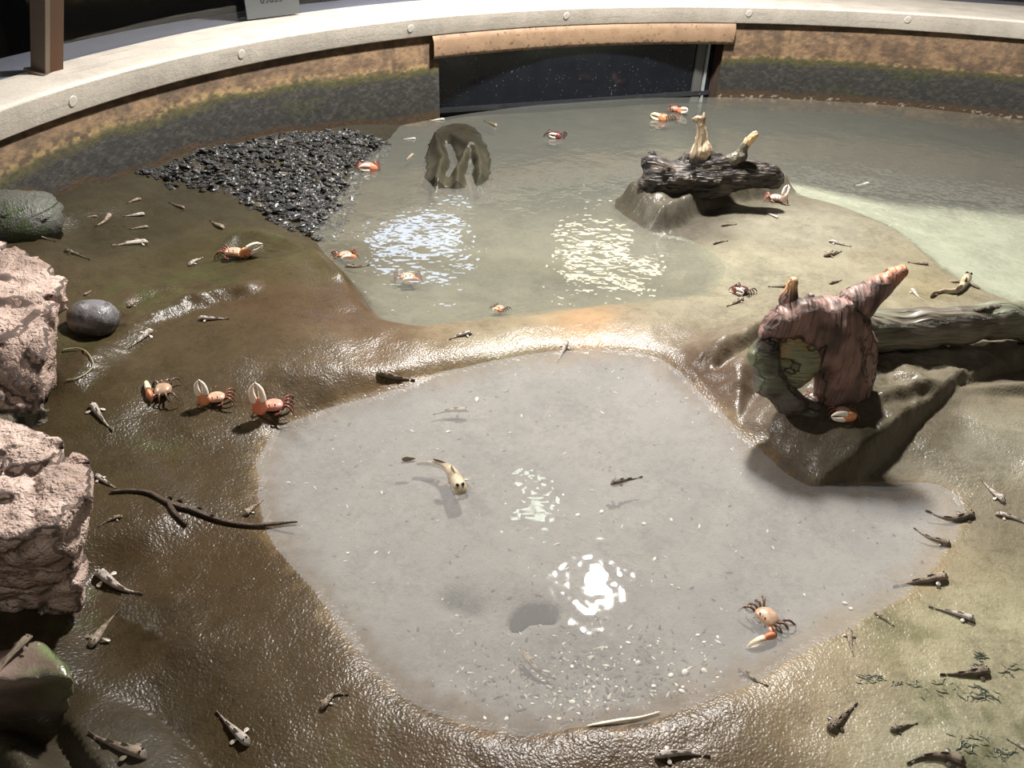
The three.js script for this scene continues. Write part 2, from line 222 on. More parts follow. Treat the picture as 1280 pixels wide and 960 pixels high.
// ridges (+) and grooves (-): [px, py, height at that point], height, radius
const rid = (list, h, r) => ({ p: list.map(([a, b, y = 0.04]) => { const q = P(a, b, y); return [q.x, q.z]; }), h, r });
const RIDGES = [
  rid([[1078, 494, .1], [1108, 482, .1], [1150, 468, .1], [1210, 470, .09], [1330, 462, .09]], .02, .02),
  rid([[1070, 512, .07], [1120, 500, .07], [1180, 482, .07], [1330, 481, .07]], -.012, .014),
  rid([[880, 424, .07], [925, 412, .07], [975, 385, .07]], .012, .02),
  rid([[905, 436, .07], [945, 418, .07], [975, 398, .07]], -.018, .014),
  rid([[546, 163, .05], [552, 192, .05], [543, 228, .04]], .032, .018), rid([[566, 160, .05], [585, 176, .05], [572, 200, .05], [570, 225, .04]], .028, .014), rid([[590, 172, .05], [600, 195, .05], [606, 226, .04]], .032, .018),
  rid([[560, 168, .04], [566, 188, .04], [556, 212, .03]], -.03, .014), rid([[588, 180, .04], [586, 205, .04], [592, 225, .03]], -.032, .014),
  rid([[85, 472, .1], [120, 432, .1], [165, 398, .1], [232, 368, .09], [305, 358, .08]], .018, .03),
  rid([[128, 382, .11], [165, 362, .1], [205, 350, .1]], .01, .025), rid([[185, 392, .1], [235, 378, .09], [290, 368, .08]], -.008, .025),
  rid([[-20, 905, .1], [15, 940, .09], [40, 975, .08]], .03, .02), rid([[20, 880, .06], [70, 915, .06], [120, 965, .06]], -.018, .035),
  rid([[300, 298, .07], [345, 296, .07], [395, 312, .07], [425, 345, .06]], .016, .03),
  rid([[640, 742, -.04], [690, 748, -.04], [640, 730, -.04]], .014, .04), rid([[646, 789, -.04], [660, 781, -.04], [684, 780, -.04]], -.08, .008), rid([[572, 765, -.05], [585, 775, -.05]], -.022, .02),
  rid([[350, 470, .05], [430, 462, .05], [500, 452, .05]], .01, .05), rid([[125, 690, .07], [135, 780, .07]], -.01, .05),
];
const DEEP = 0.032, SDA = fieldOf(POOL_A), SDB = fieldOf(POOL_B);
for (const m of MESAS) m.f = fieldOf(m.p, 0.01);
for (const r of RIDGES) { const xs = r.p.map((p) => p[0]), zs = r.p.map((p) => p[1]), e = Math.abs(r.r) * 3; r.box = [Math.min(...xs) - e, Math.max(...xs) + e, Math.min(...zs) - e, Math.max(...zs) + e]; }
const CREST = [[170, 398, .1], [240, 368, .1], [110, 450, .1], [330, 305, .08]].map(([a, b, r]) => { const p = P(a, b, 0.08); return [p.x, p.z, r]; });
function heightAt(x, z) {
  const wx = x + 0.012 * fbm(x * 9, 3.3, z * 9, 3), wz = z + 0.012 * fbm(x * 9, 8.8, z * 9, 3);
  const a = SDA(wx, wz), b = SDB(wx, wz), s = Math.max(a, b);
  let h;
  if (s > 0) { const deep = a > b ? DEEP : 0.04; h = -deep * (1 - Math.exp(-s / 0.09)) - (b > a ? 0.05 * sstep(0.5, 1.5, x) * sstep(0.05, 0.5, s) : 0); }
  else { let sw = 0, sh = 0, sl = 0; for (const [cx, cz, ch, cl] of LAND) { const d2 = (x - cx) ** 2 + (z - cz) ** 2, w = 1 / (d2 * d2 + 1e-5); sw += w; sh += w * ch; sl += w * cl; } h = sh / sw * (1 - Math.exp(s / (sl / sw))); }
  for (const f of FACETS) { let t = f.top * (1 + 0.22 * fbm(x * 12, 1, z * 12, 3)); for (const [ex, ez, nx, nz, sl] of f.e) { const d = (wx - ex) * nx + (wz - ez) * nz; if (d < -0.03) { t = -1; break; } t = smin(t, sl * d, 0.01); } if (t > -0.05) h = smax(h, f.y0 + t + 0.006 * ridged(x * 26, 2, z * 26, 3) * sstep(0, 0.02, t), 0.006); }
  for (const [ax, az, r] of CREST) { const k = sstep(r, r * 0.3, Math.hypot(wx - ax, wz - az)); if (k) h += 0.006 * k * ridged(x * 30 + z * 12, 3, z * 46, 3); }
  for (const m of MESAS) { const d = m.f(wx, wz); if (d > -0.02) h = smax(h, m.h * sstep(-0.004, m.w2 ? lerp(m.w, m.w2, sstep(0.55, 0.66, x)) : m.w, d) * (1 + 0.3 * fbm(x * 14, 1, z * 14, 3) + 0.12 * ridged(x * 34, 2, z * 34, 3)) - (d < 0 ? 0.03 : 0), 0.012); }
  for (const r of RIDGES) { if (wx < r.box[0] || wx > r.box[1] || wz < r.box[2] || wz > r.box[3]) continue; let d = 1e9; for (let i = 0; i + 1 < r.p.length; i++) d = Math.min(d, segDist(wx, wz, r.p[i], r.p[i + 1])[0]); if (d < r.r * 3) h += r.h * Math.exp(-((d / r.r) ** 2)); }
  return h + (s > 0 ? 0.004 : 0.006 * sstep(0, 0.1, -s)) * fbm(x * 7, 0.5, z * 7, 4) + (s > 0 ? 0.0015 : 0.0013) * fbm(x * 38, 4.5, z * 38, 3) * (s > 0 ? 1 : sstep(0, 0.02, -s));
}
const axis = (...parts) => { const o = []; for (const [a, b, st] of parts) for (let v = a; v < b - 1e-9; v += st) o.push(v); return o; };
const GX = axis([-1.32, 1.75, 0.0075], [1.75, 3.78, 0.03]), GZ = axis([-4.05, -0.35, 0.0075], [-0.35, 1.1, 0.05]), NX = GX.length, NZ = GZ.length, HT = new Float32Array(NX * NZ);
for (let j = 0; j < NZ; j++) for (let i = 0; i < NX; i++) HT[j * NX + i] = heightAt(GX[i], GZ[j]);
const cellOf = (A, v) => { let lo = 0, hi = A.length - 2; while (lo < hi) { const m = (lo + hi + 1) >> 1; if (A[m] <= v) lo = m; else hi = m - 1; } return [lo, clamp((v - A[lo]) / (A[lo + 1] - A[lo]))]; };
function ground(x, z) { const [i, u] = cellOf(GX, x), [j, v] = cellOf(GZ, z), k = j * NX + i; return lerp(lerp(HT[k], HT[k + 1], u), lerp(HT[k + NX], HT[k + NX + 1], u), v); }
function groundNormal(x, z, e = 0.02) { return V(ground(x - e, z) - ground(x + e, z), 2 * e, ground(x, z - e) - ground(x, z + e)).normalize(); }
function hit(px, py, level = -1) { const d = rayDir(px, py); let t = 0.3; for (; t < 8; t += 0.004) { const y = 0.9 + d.y * t; if (y < Math.max(level, ground(d.x * t, d.z * t))) break; } return V(d.x * t, Math.max(level, ground(d.x * t, d.z * t)), d.z * t); }
// ground colour by place: pixel, colour
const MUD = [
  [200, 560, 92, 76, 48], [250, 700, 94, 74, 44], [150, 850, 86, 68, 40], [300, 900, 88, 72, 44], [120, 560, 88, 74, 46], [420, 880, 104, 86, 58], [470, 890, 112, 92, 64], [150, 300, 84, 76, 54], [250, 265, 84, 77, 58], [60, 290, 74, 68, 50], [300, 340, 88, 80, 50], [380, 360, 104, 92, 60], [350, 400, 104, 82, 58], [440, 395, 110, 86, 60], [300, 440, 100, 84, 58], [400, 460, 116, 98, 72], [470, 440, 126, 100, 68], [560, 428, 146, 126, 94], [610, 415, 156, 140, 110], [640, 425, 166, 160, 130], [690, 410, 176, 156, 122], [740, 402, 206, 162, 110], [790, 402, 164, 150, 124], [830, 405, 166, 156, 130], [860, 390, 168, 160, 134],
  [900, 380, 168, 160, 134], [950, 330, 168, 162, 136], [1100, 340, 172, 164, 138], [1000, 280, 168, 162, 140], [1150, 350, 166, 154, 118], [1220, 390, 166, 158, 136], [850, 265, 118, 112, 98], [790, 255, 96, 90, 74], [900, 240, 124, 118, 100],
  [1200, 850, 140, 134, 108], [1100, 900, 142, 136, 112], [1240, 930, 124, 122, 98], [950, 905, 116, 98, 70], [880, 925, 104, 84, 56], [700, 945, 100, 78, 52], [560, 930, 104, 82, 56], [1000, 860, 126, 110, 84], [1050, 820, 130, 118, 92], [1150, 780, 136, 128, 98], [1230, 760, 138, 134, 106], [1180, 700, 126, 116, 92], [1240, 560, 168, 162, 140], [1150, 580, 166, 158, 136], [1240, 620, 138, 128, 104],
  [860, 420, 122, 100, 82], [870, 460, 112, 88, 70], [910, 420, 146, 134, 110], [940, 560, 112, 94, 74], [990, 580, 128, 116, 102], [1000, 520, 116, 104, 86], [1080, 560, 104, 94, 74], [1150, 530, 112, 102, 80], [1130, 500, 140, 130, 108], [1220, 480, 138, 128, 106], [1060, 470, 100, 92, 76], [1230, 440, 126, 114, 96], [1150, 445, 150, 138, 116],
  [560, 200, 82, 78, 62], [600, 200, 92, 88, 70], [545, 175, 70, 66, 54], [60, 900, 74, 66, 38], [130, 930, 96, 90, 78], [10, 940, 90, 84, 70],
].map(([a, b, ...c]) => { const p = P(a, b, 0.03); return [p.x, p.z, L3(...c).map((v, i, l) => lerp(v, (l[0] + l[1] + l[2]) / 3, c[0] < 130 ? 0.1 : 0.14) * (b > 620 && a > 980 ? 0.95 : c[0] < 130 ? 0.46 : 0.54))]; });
const ALGAE = [[170, 395, .16], [250, 365, .16], [110, 450, .14], [330, 305, .12], [60, 760, .12], [170, 560, .1], [1190, 870, .16], [1270, 930, .14], [1150, 770, .08], [380, 330, .1], [630, 435, .06], [1020, 370, .05], [480, 930, .1]].map(([a, b, r]) => { const p = P(a, b, 0.05); return [p.x, p.z, r]; });
const SILT_A = L3(126, 123, 118), SILT_B = L3(104, 99, 90), BED_PALE = L3(164, 166, 157), BED_DARK = L3(50, 50, 43), S0 = P(960, 217), S1 = P(1280, 240), GREEN = L3(74, 80, 46).map((v) => v * 0.8), RUST = L3(120, 100, 72);  // bed colours: front pool, back pool, its paler part, its darker far part
function mudColor(x, y, z) {
  const wx = x + 0.05 * fbm(x * 8, 1.5, z * 8, 4), wz = z + 0.05 * fbm(x * 8, 6.5, z * 8, 4);
  let sw = 0, c = [0, 0, 0];
  for (const [cx, cz, cc] of MUD) { const d2 = (wx - cx) ** 2 + (wz - cz) ** 2, w = 1 / (d2 * d2 + 2e-5); sw += w; for (let k = 0; k < 3; k++) c[k] += w * cc[k]; }
  c = c.map((v) => v / sw);
  for (const [ax, az, r] of ALGAE) { const k = sstep(r, r * 0.2, Math.hypot(wx - ax, wz - az)) * sstep(-0.1, 0.25, fbm(x * 30, 2, z * 30, 4)); if (k) c = mix3(c, GREEN, 0.4 * k); }
  const a = SDA(wx * 0.35 + x * 0.65, wz * 0.35 + z * 0.65), b = SDB(x, z), n = fbm(x * 60, 7, z * 60, 3) * 0.03;
  if (a > -0.03) { c = mix3(c, RUST, 0.5 * sstep(-0.02, 0.01, a + n)); c = mix3(c, SILT_A, sstep(0.0, 0.06, a + n)); }
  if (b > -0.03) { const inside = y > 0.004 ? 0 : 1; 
    const ledge = (wz - S0.z) - (wx - S0.x) * (S1.z - S0.z) / (S1.x - S0.x), far = sstep(0.1, -0.1, ledge) * sstep(0.45, 0.85, wx - 0.1 * ledge), bed = mix3(mix3(SILT_B, BED_DARK, sstep(-2.15, -2.75, wz + 0.3 * (0.1 - wx) * sstep(0.2, -0.3, wx))), mix3(BED_PALE, BED_DARK, far), sstep(0.5, 0.95, wx + 0.05 * n));  // bed colour only: turns dark far back and behind a straight line
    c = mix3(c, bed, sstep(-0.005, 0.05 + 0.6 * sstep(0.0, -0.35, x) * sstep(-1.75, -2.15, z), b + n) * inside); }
  const f = 1 + 0.22 * fbm(x * 16, 5, z * 16, 4) + 0.12 * fbm(x * 70, 5, z * 70, 2);
  return c.map((v) => v * f);
}
{
  const part = (bed) => {
    const id = new Int32Array(NX * NZ).fill(-1), pos = [], col = [], uv = [], idx = [], nor = [];
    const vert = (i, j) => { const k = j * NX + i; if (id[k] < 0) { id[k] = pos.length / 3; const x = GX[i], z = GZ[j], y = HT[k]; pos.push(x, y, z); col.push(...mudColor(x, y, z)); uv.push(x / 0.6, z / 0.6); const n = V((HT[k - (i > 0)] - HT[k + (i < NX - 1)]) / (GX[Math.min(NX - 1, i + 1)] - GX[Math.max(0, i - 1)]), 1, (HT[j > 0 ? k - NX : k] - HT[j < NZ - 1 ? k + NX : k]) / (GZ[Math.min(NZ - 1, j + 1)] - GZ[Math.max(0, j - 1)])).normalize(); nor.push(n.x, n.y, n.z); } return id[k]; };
    for (let j = 0; j < NZ - 1; j++) for (let i = 0; i < NX - 1; i++) { if (Math.hypot(GX[i] - CX, GZ[j] - CZ) > RW + 0.06) continue; const k = j * NX + i, sunk = Math.max(HT[k], HT[k + 1], HT[k + NX], HT[k + NX + 1]) < -0.002; if (sunk !== bed) continue; const a = vert(i, j), b = vert(i + 1, j), c = vert(i, j + 1), d = vert(i + 1, j + 1); idx.push(a, c, b, b, c, d); }
    const g = new THREE.BufferGeometry(); g.setAttribute('position', new THREE.Float32BufferAttribute(pos, 3)); g.setAttribute('normal', new THREE.Float32BufferAttribute(nor, 3)); g.setAttribute('color', new THREE.Float32BufferAttribute(col, 3)); g.setAttribute('uv', new THREE.Float32BufferAttribute(uv, 2)); g.setIndex(idx); return g;
  };
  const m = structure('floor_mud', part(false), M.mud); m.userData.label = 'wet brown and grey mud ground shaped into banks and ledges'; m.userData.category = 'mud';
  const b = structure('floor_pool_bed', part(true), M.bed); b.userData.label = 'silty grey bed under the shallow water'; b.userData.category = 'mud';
}
console.log('stage mud');
// water
function waterSheet(name, outline, poly, label, mat, cell) {
  const xs = outline.map((p) => p[0]), zs = outline.map((p) => p[1]), g = new THREE.BufferGeometry(), pos = [], uv = [], idx = [], id = new Map();
  const x0 = Math.min(...xs) - .06, z0 = Math.min(...zs) - .06, nx = Math.ceil((Math.max(...xs) + .06 - x0) / cell), nz = Math.ceil((Math.max(...zs) + .06 - z0) / cell);
  const vert = (i, j) => { const k = j * 5000 + i; if (!id.has(k)) { id.set(k, pos.length / 3); let vx = x0 + i * cell, vz = z0 + j * cell; const rr = Math.hypot(vx - CX, vz - CZ), lim = RW - 0.004; if (rr > lim) { vx = CX + (vx - CX) * lim / rr; vz = CZ + (vz - CZ) * lim / rr; } pos.push(vx, 0, vz); uv.push((x0 + i * cell) / 0.5, (z0 + j * cell) / 0.5); } return id.get(k); };
  for (let j = 0; j < nz; j++) for (let i = 0; i < nx; i++) { const x = x0 + (i + .5) * cell, z = z0 + (j + .5) * cell; if (Math.hypot(x - CX, z - CZ) > RW + 0.025 || poly(x, z) < -0.05) continue; const a = vert(i, j), b = vert(i + 1, j), c = vert(i, j + 1), d = vert(i + 1, j + 1); idx.push(a, c, b, b, c, d); }
  g.setAttribute('position', new THREE.Float32BufferAttribute(pos, 3)); g.setAttribute('uv', new THREE.Float32BufferAttribute(uv, 2)); g.setIndex(idx); g.computeVertexNormals();
  return tag(mesh(name, g, mat), label, 'water', null, 'stuff');
}
waterSheet('pool_water', POOL_A, SDA, 'murky grey shallow water of the rounded pool ringed by mud', std({ color: C(234, 233, 231), transmission: 0.86, roughness: 0.03, ior: 1.33, thickness: 0, bumpMap: T.ripple, bumpScale: 0.002 }), 0.02);
waterSheet('back_water', POOL_B, SDB, 'murky green grey shallow water spreading to the tank wall', std({ color: C(236, 238, 228), transmission: 0.93, roughness: 0.03, ior: 1.33, thickness: 0, bumpMap: T.ripple, bumpScale: 0.0026 }), 0.03);

// ---------------------------------------------------------------- tank wall, rim, window
const ang = (x, z) => Math.atan2(x - CX, -(z - CZ));                         // 0 = straight back, positive to the right
const onRing = (a, r, y) => V(CX + Math.sin(a) * r, y, CZ - Math.cos(a) * r);
function ring(profile, a0, a1, n, closed = false) {                      // profile: [r or r(a), y]
  const pos = [], uv = [], idx = [], m = profile.length;
  for (let i = 0; i <= n; i++) { const a = lerp(a0, a1, i / n); let v = 0; profile.forEach(([r, y], k) => { const q = typeof r === 'function' ? r(a) : r, p = onRing(a, q, y); if (k) { const [r2, y2] = profile[k - 1], q2 = typeof r2 === 'function' ? r2(a) : r2; v += Math.hypot(q - q2, y - y2); } pos.push(p.x, p.y, p.z); uv.push(a * R, v); }); }
  for (let i = 0; i < n; i++) for (let k = 0; k < m - 1; k++) { const a = i * m + k, b = a + m; idx.push(a, a + 1, b, a + 1, b + 1, b); }
  let g = new THREE.BufferGeometry(); g.setAttribute('position', new THREE.Float32BufferAttribute(pos, 3)); g.setAttribute('uv', new THREE.Float32BufferAttribute(uv, 2)); g.setIndex(idx); g.computeVertexNormals(); return g;
}
const WA = P(535, 140), WB = P(884, 116), aA = ang(WA.x, WA.z), aB = ang(WB.x, WB.z);
// tide marks on the wall: u runs along the wall, v is height
const WALL_H = 0.36, wallTex = (() => {
  const N = 2048, Mh = 256, baseLine = Array.from({ length: N }, (_, i) => { const p = onRing(i / N * 2 * Math.PI - Math.PI, RW - 0.02, 0); return Math.max(0.012, ground(p.x, p.z)) + 0.014; });
  return dataTex(N, Mh, (i, j) => {
    const a = i / N * 2 * Math.PI - Math.PI, y = j / Mh * WALL_H, s = a * R;
    const left = sstep(-0.35, -1.3, a), crust = lerp(0.185, 0.262, left) + 0.012 * fbm(s * 6, 1, 2, 3) + 0.006 * fbm(s * 40, 3, 2, 3);
    const n1 = fbm(s * 14, y * 30, 3, 4), n2 = fbm(s * 70, y * 90, 6, 3);
    let c = mix3([.54, .43, .31], [.40, .31, .22], sstep(-.3, .4, n1));
    c = mix3(c, [.32, .25, .18], 0.5 * sstep(.05, .35, fbm(s * 22, y * 5, 9, 4)));
    const d = y - crust;
    const yl = Math.exp(-((d / (0.009 + 0.013 * left)) ** 2)) * sstep(-0.1, 0.3, n2 + 0.2 * left); c = mix3(c, [.70, .60, .38], 0.65 * yl);
    c = mix3(c, [.27, .26, .12], sstep(0.008, -0.012, d + 0.012 * n1) * 0.9);
    c = mix3(c, mix3([.18, .175, .16], [.24, .23, .205], sstep(-.2, .5, n2)), sstep(-0.015, -0.04, d + 0.015 * n1));
    const green = sstep(.1, .4, fbm(s * 3, y * 14, 12, 3)) * sstep(0.02, -0.06, d); c = mix3(c, [.22, .25, .09], 0.55 * green);
    const base = baseLine[i]; c = mix3(c, mix3([.33, .25, .15], [.22, .17, .11], sstep(-.2, .3, n2)), sstep(base + 0.012, base - 0.002, y + 0.012 * n1));
    if (y < 0.03 && a > -0.35) c = mix3(c, [.75, .72, .66], sstep(.18, .3, n2) * sstep(0.022, 0.008, y) * 0.7);
    const f = 1 + 0.3 * n2; return c.map((v) => v * f * 0.8);
  }, true);
})();
const wallMat = std({ map: (() => { const t = rep(wallTex, 1 / (2 * Math.PI * R), 1 / WALL_H); t.offset.set(0.5, 0); return t; })(), roughness: 0.65, bumpMap: rep(T.rock, 2), bumpScale: 0.0025 });
const wallProf = [[RW + 0.12, -0.16], [RW, -0.16], [RW, 0], [RW, 0.36], [RW + 0.12, 0.36]];
const wallGeo = (a0, a1, n, prof) => { const g = ring(prof, a0, a1, n), p = g.attributes.position, uv = g.attributes.uv; for (let i = 0; i < p.count; i++) uv.setY(i, p.getY(i)); return g; };
{
  const w = structure('wall_back', wallGeo(aB + 0.006, aA - 0.004 + 2 * Math.PI, 260, wallProf), wallMat);
  w.userData.label = 'curved tank wall with tan paint, yellow tide line and black algae'; w.userData.category = 'wall';
  // beam over the window
  const lint = ring([[RW + 0.12, 0.36], [R + 0.05, 0.36], [R + 0.022, 0.335], [R + 0.012, 0.315], [R + 0.012, 0.262], [R + 0.022, 0.248], [R + 0.045, 0.242], [RW + 0.12, 0.242]], aA - 0.02, aB + 0.02, 60);
  const lm = std({ color: C(144, 120, 98), roughness: 0.5, map: dataTex(512, 64, (i, j) => { const n = fbm(i / 12, j / 6, 2, 4), sp = fbm(i / 3.1, j / 2.2, 8, 3), v = 0.95 + 0.25 * n, k = 0.75 * sstep(.34, .44, sp + 0.2 * (j > 44 ? 1 : -0.3)); return [lerp(v, .25, k), lerp(v * .97, .2, k), lerp(v * .92, .15, k)]; }), bumpMap: rep(T.conc, 2), bumpScale: 0.001 });
  lm.map.repeat.set(0.6, 3.2);
  const l = structure('trim_1', lint, lm); l.userData.label = 'rounded tan beam over the dark viewing window'; l.userData.category = 'beam';
}
// viewing window
{
  const g = thing('window_1', 'long dark viewing window set into the tank wall', 'window'); g.userData.kind = 'structure';
  const mid = WA.clone().add(WB).multiplyScalar(0.5), len = WA.distanceTo(WB), rotY = Math.atan2(-(WB.z - WA.z), WB.x - WA.x); g.position.set(mid.x, 0, mid.z); g.rotation.y = rotY;
  const specks = dataTex(1024, 256, (i, j) => { const s = fbm(i / 4.3, j / 4.3, 4, 2), b = fbm(i / 40, j / 40, 2, 3), k = sstep(.50, .58, s + 0.12 * b); const v = [.075 + .02 * b, .085 + .02 * b, .11 + .02 * b]; return mix3(v, [.5, .54, .56], k * 0.7); }, true);
  const paneMat = std({ color: 0xffffff, map: specks, roughness: 0.12, ior: 1.5 }); specks.repeat.set(1, 1);
  mesh('pane', box(len + 0.02, 0.4, 0.02, 0, 0.06, -0.012), paneMat, g);
  mesh('seal', box(len + 0.02, 0.02, 0.016, 0, 0.004, 0.004), std({ color: C(58, 60, 64), roughness: 0.2, bumpMap: rep(T.rock, 4), bumpScale: 0.006 }), g);
  mesh('frame_strip', box(0.045, 0.28, 0.012, len / 2 - 0.075, 0.1, 0.003), std({ color: C(86, 86, 84), roughness: 0.3 }), g);
  mesh('frame_strip', box(0.012, 0.28, 0.014, len / 2 - 0.035, 0.1, 0.004), std({ color: C(150, 156, 156), roughness: 0.2 }), g);
  const jm = std({ vertexColors: false, color: C(70, 48, 30), roughness: 0.5, bumpMap: rep(T.rock, 4), bumpScale: 0.012 });
  mesh('jamb', box(0.03, 0.42, 0.16, len / 2 + 0.022, 0.06, -0.02), jm, g);
  mesh('jamb', box(0.03, 0.42, 0.12, -len / 2 - 0.02, 0.06, 0.0), jm, g);
}
// rim
const rimOut = (a) => { const k = [[-1.45, 2.6], [-1.35, 2.62], [-1.16, 2.66], [-0.94, 2.73], [-0.77, 2.77], [-0.3, 2.86], [0.25, 2.93], [0.5, 2.94], [3.2, 2.9], [4.9, 2.6]]; for (let i = 0; i + 1 < k.length; i++) if (a <= k[i + 1][0]) return lerp(k[i][1], k[i + 1][1], clamp((a - k[i][0]) / (k[i + 1][0] - k[i][0]))); return 2.6; };
const A0 = -1.45, A1 = A0 + 2 * Math.PI;
const concMap = dataTex(1024, 256, (i, j) => { const n = fbm(i / 60, j / 50, 2, 4), s = fbm(i / 5, j / 5, 5, 3), st = fbm(i / 130, j / 6, 7, 3), v = 0.9 + 0.18 * n + 0.1 * s, k = sstep(.3, .5, st) * 0.18; return [v * (1 - k), v * (1 - k), v * (0.985 - k)]; });
concMap.repeat.set(0.8, 2.5);
const rimMat = std({ color: C(206, 198, 187), roughness: 0.62, map: concMap, bumpMap: rep(T.conc, 2.5), bumpScale: 0.0012 });
{
  const rim = structure('trim_2', ring([[RW + 0.1, 0.338], [R + 0.026, 0.338], [R + 0.02, 0.342], [R, 0.405], [R + 0.004, 0.412], [R + 0.014, 0.416], [(a) => rimOut(a) - 0.01, 0.424], [rimOut, 0.418], [rimOut, 0.3]], A0, A1, 320), rimMat);
  rim.userData.label = 'broad curved pale concrete rim round the tank'; rim.userData.category = 'rim';
  const plug = new THREE.LatheGeometry([[0.001, 0.0015], [0.013, 0.0015], [0.0145, 0.001], [0.0155, -0.003]].map(([a, b]) => new THREE.Vector2(a, b)), 24);
  for (const [px, py] of [[95, 127], [304, 68], [515, 36], [709, 20], [937, 17], [1135, 25]]) {
    const d = rayDir(px, py), b = 2 * (-d.x * CX - d.z * CZ), a = d.x * d.x + d.z * d.z, c = CX * CX + CZ * CZ - R * R, t = (-b + Math.sqrt(b * b - 4 * a * c)) / (2 * a), p = V(d.x * t, 0.9 + d.y * t, d.z * t);
    const m = mesh('plug', plug, std({ color: C(212, 205, 196), roughness: 0.6 }), rim), inward = V(CX - p.x, 0, CZ - p.z).normalize(); const back = 0.02 * clamp((0.405 - p.y) / 0.063) - 0.0005; m.position.copy(p).addScaledVector(inward, -back); m.quaternion.setFromUnitVectors(V(0, 1, 0), inward.clone().add(V(0, -0.3, 0)).normalize());
  }
  // kerb behind the rim
  const kerb = structure('trim_3', ring([[(a) => rimOut(a) - 0.002, 0.41], [(a) => rimOut(a) + 0.004, 0.421], [(a) => rimOut(a) + 0.19, 0.421], [(a) => rimOut(a) + 0.2, 0.41], [(a) => rimOut(a) + 0.2, -0.65]], A0, A1, 200), std({ color: C(104, 107, 118), roughness: 0.4 }));
  kerb.userData.label = 'blue grey kerb behind the concrete rim'; kerb.userData.category = 'kerb';
}
// glass barrier: panes and post
{
  const rG = (a) => rimOut(a) + 0.004, p0 = P(60, 90, 0.42), aP = ang(p0.x, p0.z);
  const pane = (a0, a1) => ring([[(a) => rG(a) + 0.004, 0.422], [(a) => rG(a) + 0.004, 1.1]], a0, a1, 40);
  tag(mesh('glass_barrier', pane(A0 + 0.01, aP - 0.02), M.glass), 'clear glass barrier pane on the outer side of the brown metal post', 'glass');
  tag(mesh('glass_barrier', pane(aP + 0.02, 0.9), M.glass), 'long curved clear glass barrier pane above the concrete rim', 'glass');
  const g = thing('barrier_post', 'brown grey metal post with rust at its foot on the concrete rim', 'post'); g.position.copy(p0);
  g.rotation.y = -aP;
  const face = colored(box(0.05, 0.75, 0.03, 0.012, 0.37, 0).toNonIndexed(), (x, y) => { const k = sstep(0.07, 0.0, y + 0.05 * fbm(x * 60, y * 60, 2, 3)); return mix3([1, 1, 1], [.45, .22, .1], k); });
  const steelV = M.steel.clone(); steelV.vertexColors = true;
  mesh('face_plate', face, steelV, g); mesh('side_channel', box(0.016, 0.75, 0.045, -0.022, 0.37, -0.004), M.steel, g); mesh('foot_plate', box(0.1, 0.008, 0.06, 0, 0.002, 0), M.steel, g);
  g.quaternion.premultiply(new THREE.Quaternion().setFromAxisAngle(V(0, 0, 1), -0.3));
}
{
  // translucent notice stuck to the glass
  const cv = document.createElement('canvas'); cv.width = 256; cv.height = 256; const x = cv.getContext('2d'); x.fillStyle = '#56595a'; x.fillRect(0, 0, 256, 256); x.fillStyle = '#484b50'; x.fillRect(90, 30, 150, 140); x.fillStyle = '#1a1c20'; x.font = 'bold 40px sans-serif'; x.fillText('69859', 68, 206);
  const t = new THREE.CanvasTexture(cv); t.colorSpace = THREE.SRGBColorSpace; t.wrapS = t.wrapT = THREE.ClampToEdgeWrapping;
  const b = P(342, 22, 0.424), a = ang(b.x, b.z); const g = box(0.24, 0.24, 0.004, 0, 0.125, 0);
  const m = tag(mesh('glass_notice', g, std({ map: t, roughness: 0.3 })), 'grey translucent notice with dark digits standing on the glass barrier', 'notice'); const q = onRing(a, rimOut(a) - 0.03, 0.424); m.position.copy(q); m.rotation.y = -a;
}
console.log('stage tank');
// ---------------------------------------------------------------- rocks
function rockFrom(name, label, category, geo, colorFn, mat, base) { colored(geo, colorFn); boxUV(geo, 0.45); geo.translate(-base.x, -base.y, -base.z); const m = tag(mesh(name, geo, mat), label, category); m.position.copy(base); return m; }
const prism = (foot, top, bottom, k = 0.02) => (x, y, z) => smax(smax(-polySD(x, z, foot), y - top(x, z), k), bottom - y, k);
const XZ = (list) => list.map((p) => [p.x, p.z]);
function voro(x, y, z) {                                              // [distance to the nearest fracture, value of the block]
  const X = Math.floor(x), Y = Math.floor(y), Z = Math.floor(z); let d1 = 9, d2 = 9, v = 0;
  for (let k = -1; k < 2; k++) for (let j = -1; j < 2; j++) for (let i = -1; i < 2; i++) { const a = X + i, b = Y + j, c = Z + k, d = (a + hash3(a, b, c) - x) ** 2 + (b + hash3(b, c, a + 7) - y) ** 2 + (c + hash3(c, a, b + 3) - z) ** 2; if (d < d1) { d2 = d1; d1 = d; v = hash3(a + 11, b, c); } else if (d < d2) d2 = d; }
  return [Math.sqrt(d2) - Math.sqrt(d1), v];
}
const slanted = (foot, top, lean) => (x, y, z) => { const t = top(x, z); return smax(smax(-polySD(x, z, foot) + lean * Math.max(0, t - y), y - t, 0.012), -y, 0.01); };
const rough = (main, s, a) => (x, y, z) => { const wx = x + 0.02 * fbm(x * 12, y * 12, z * 12, 2), wy = y + 0.02 * fbm(x * 12 + 9, y * 12, z * 12, 2), [e, v] = voro(wx * s, wy * s * 1.4, z * s), [e2, v2] = voro(wx * s * 2.6 + 4, wy * s * 3, z * s * 2.6); return main(x, y, z) - a * (v - 0.6) - a * 0.45 * (v2 - 0.5) + a * 0.55 * sstep(0.16, 0.0, e) - 0.005 * fbm(x * 45, y * 45, z * 45, 3) + a * 0.7 * sstep(0.35, 0.6, fbm(x * 22, y * 22, z * 22, 2)); };
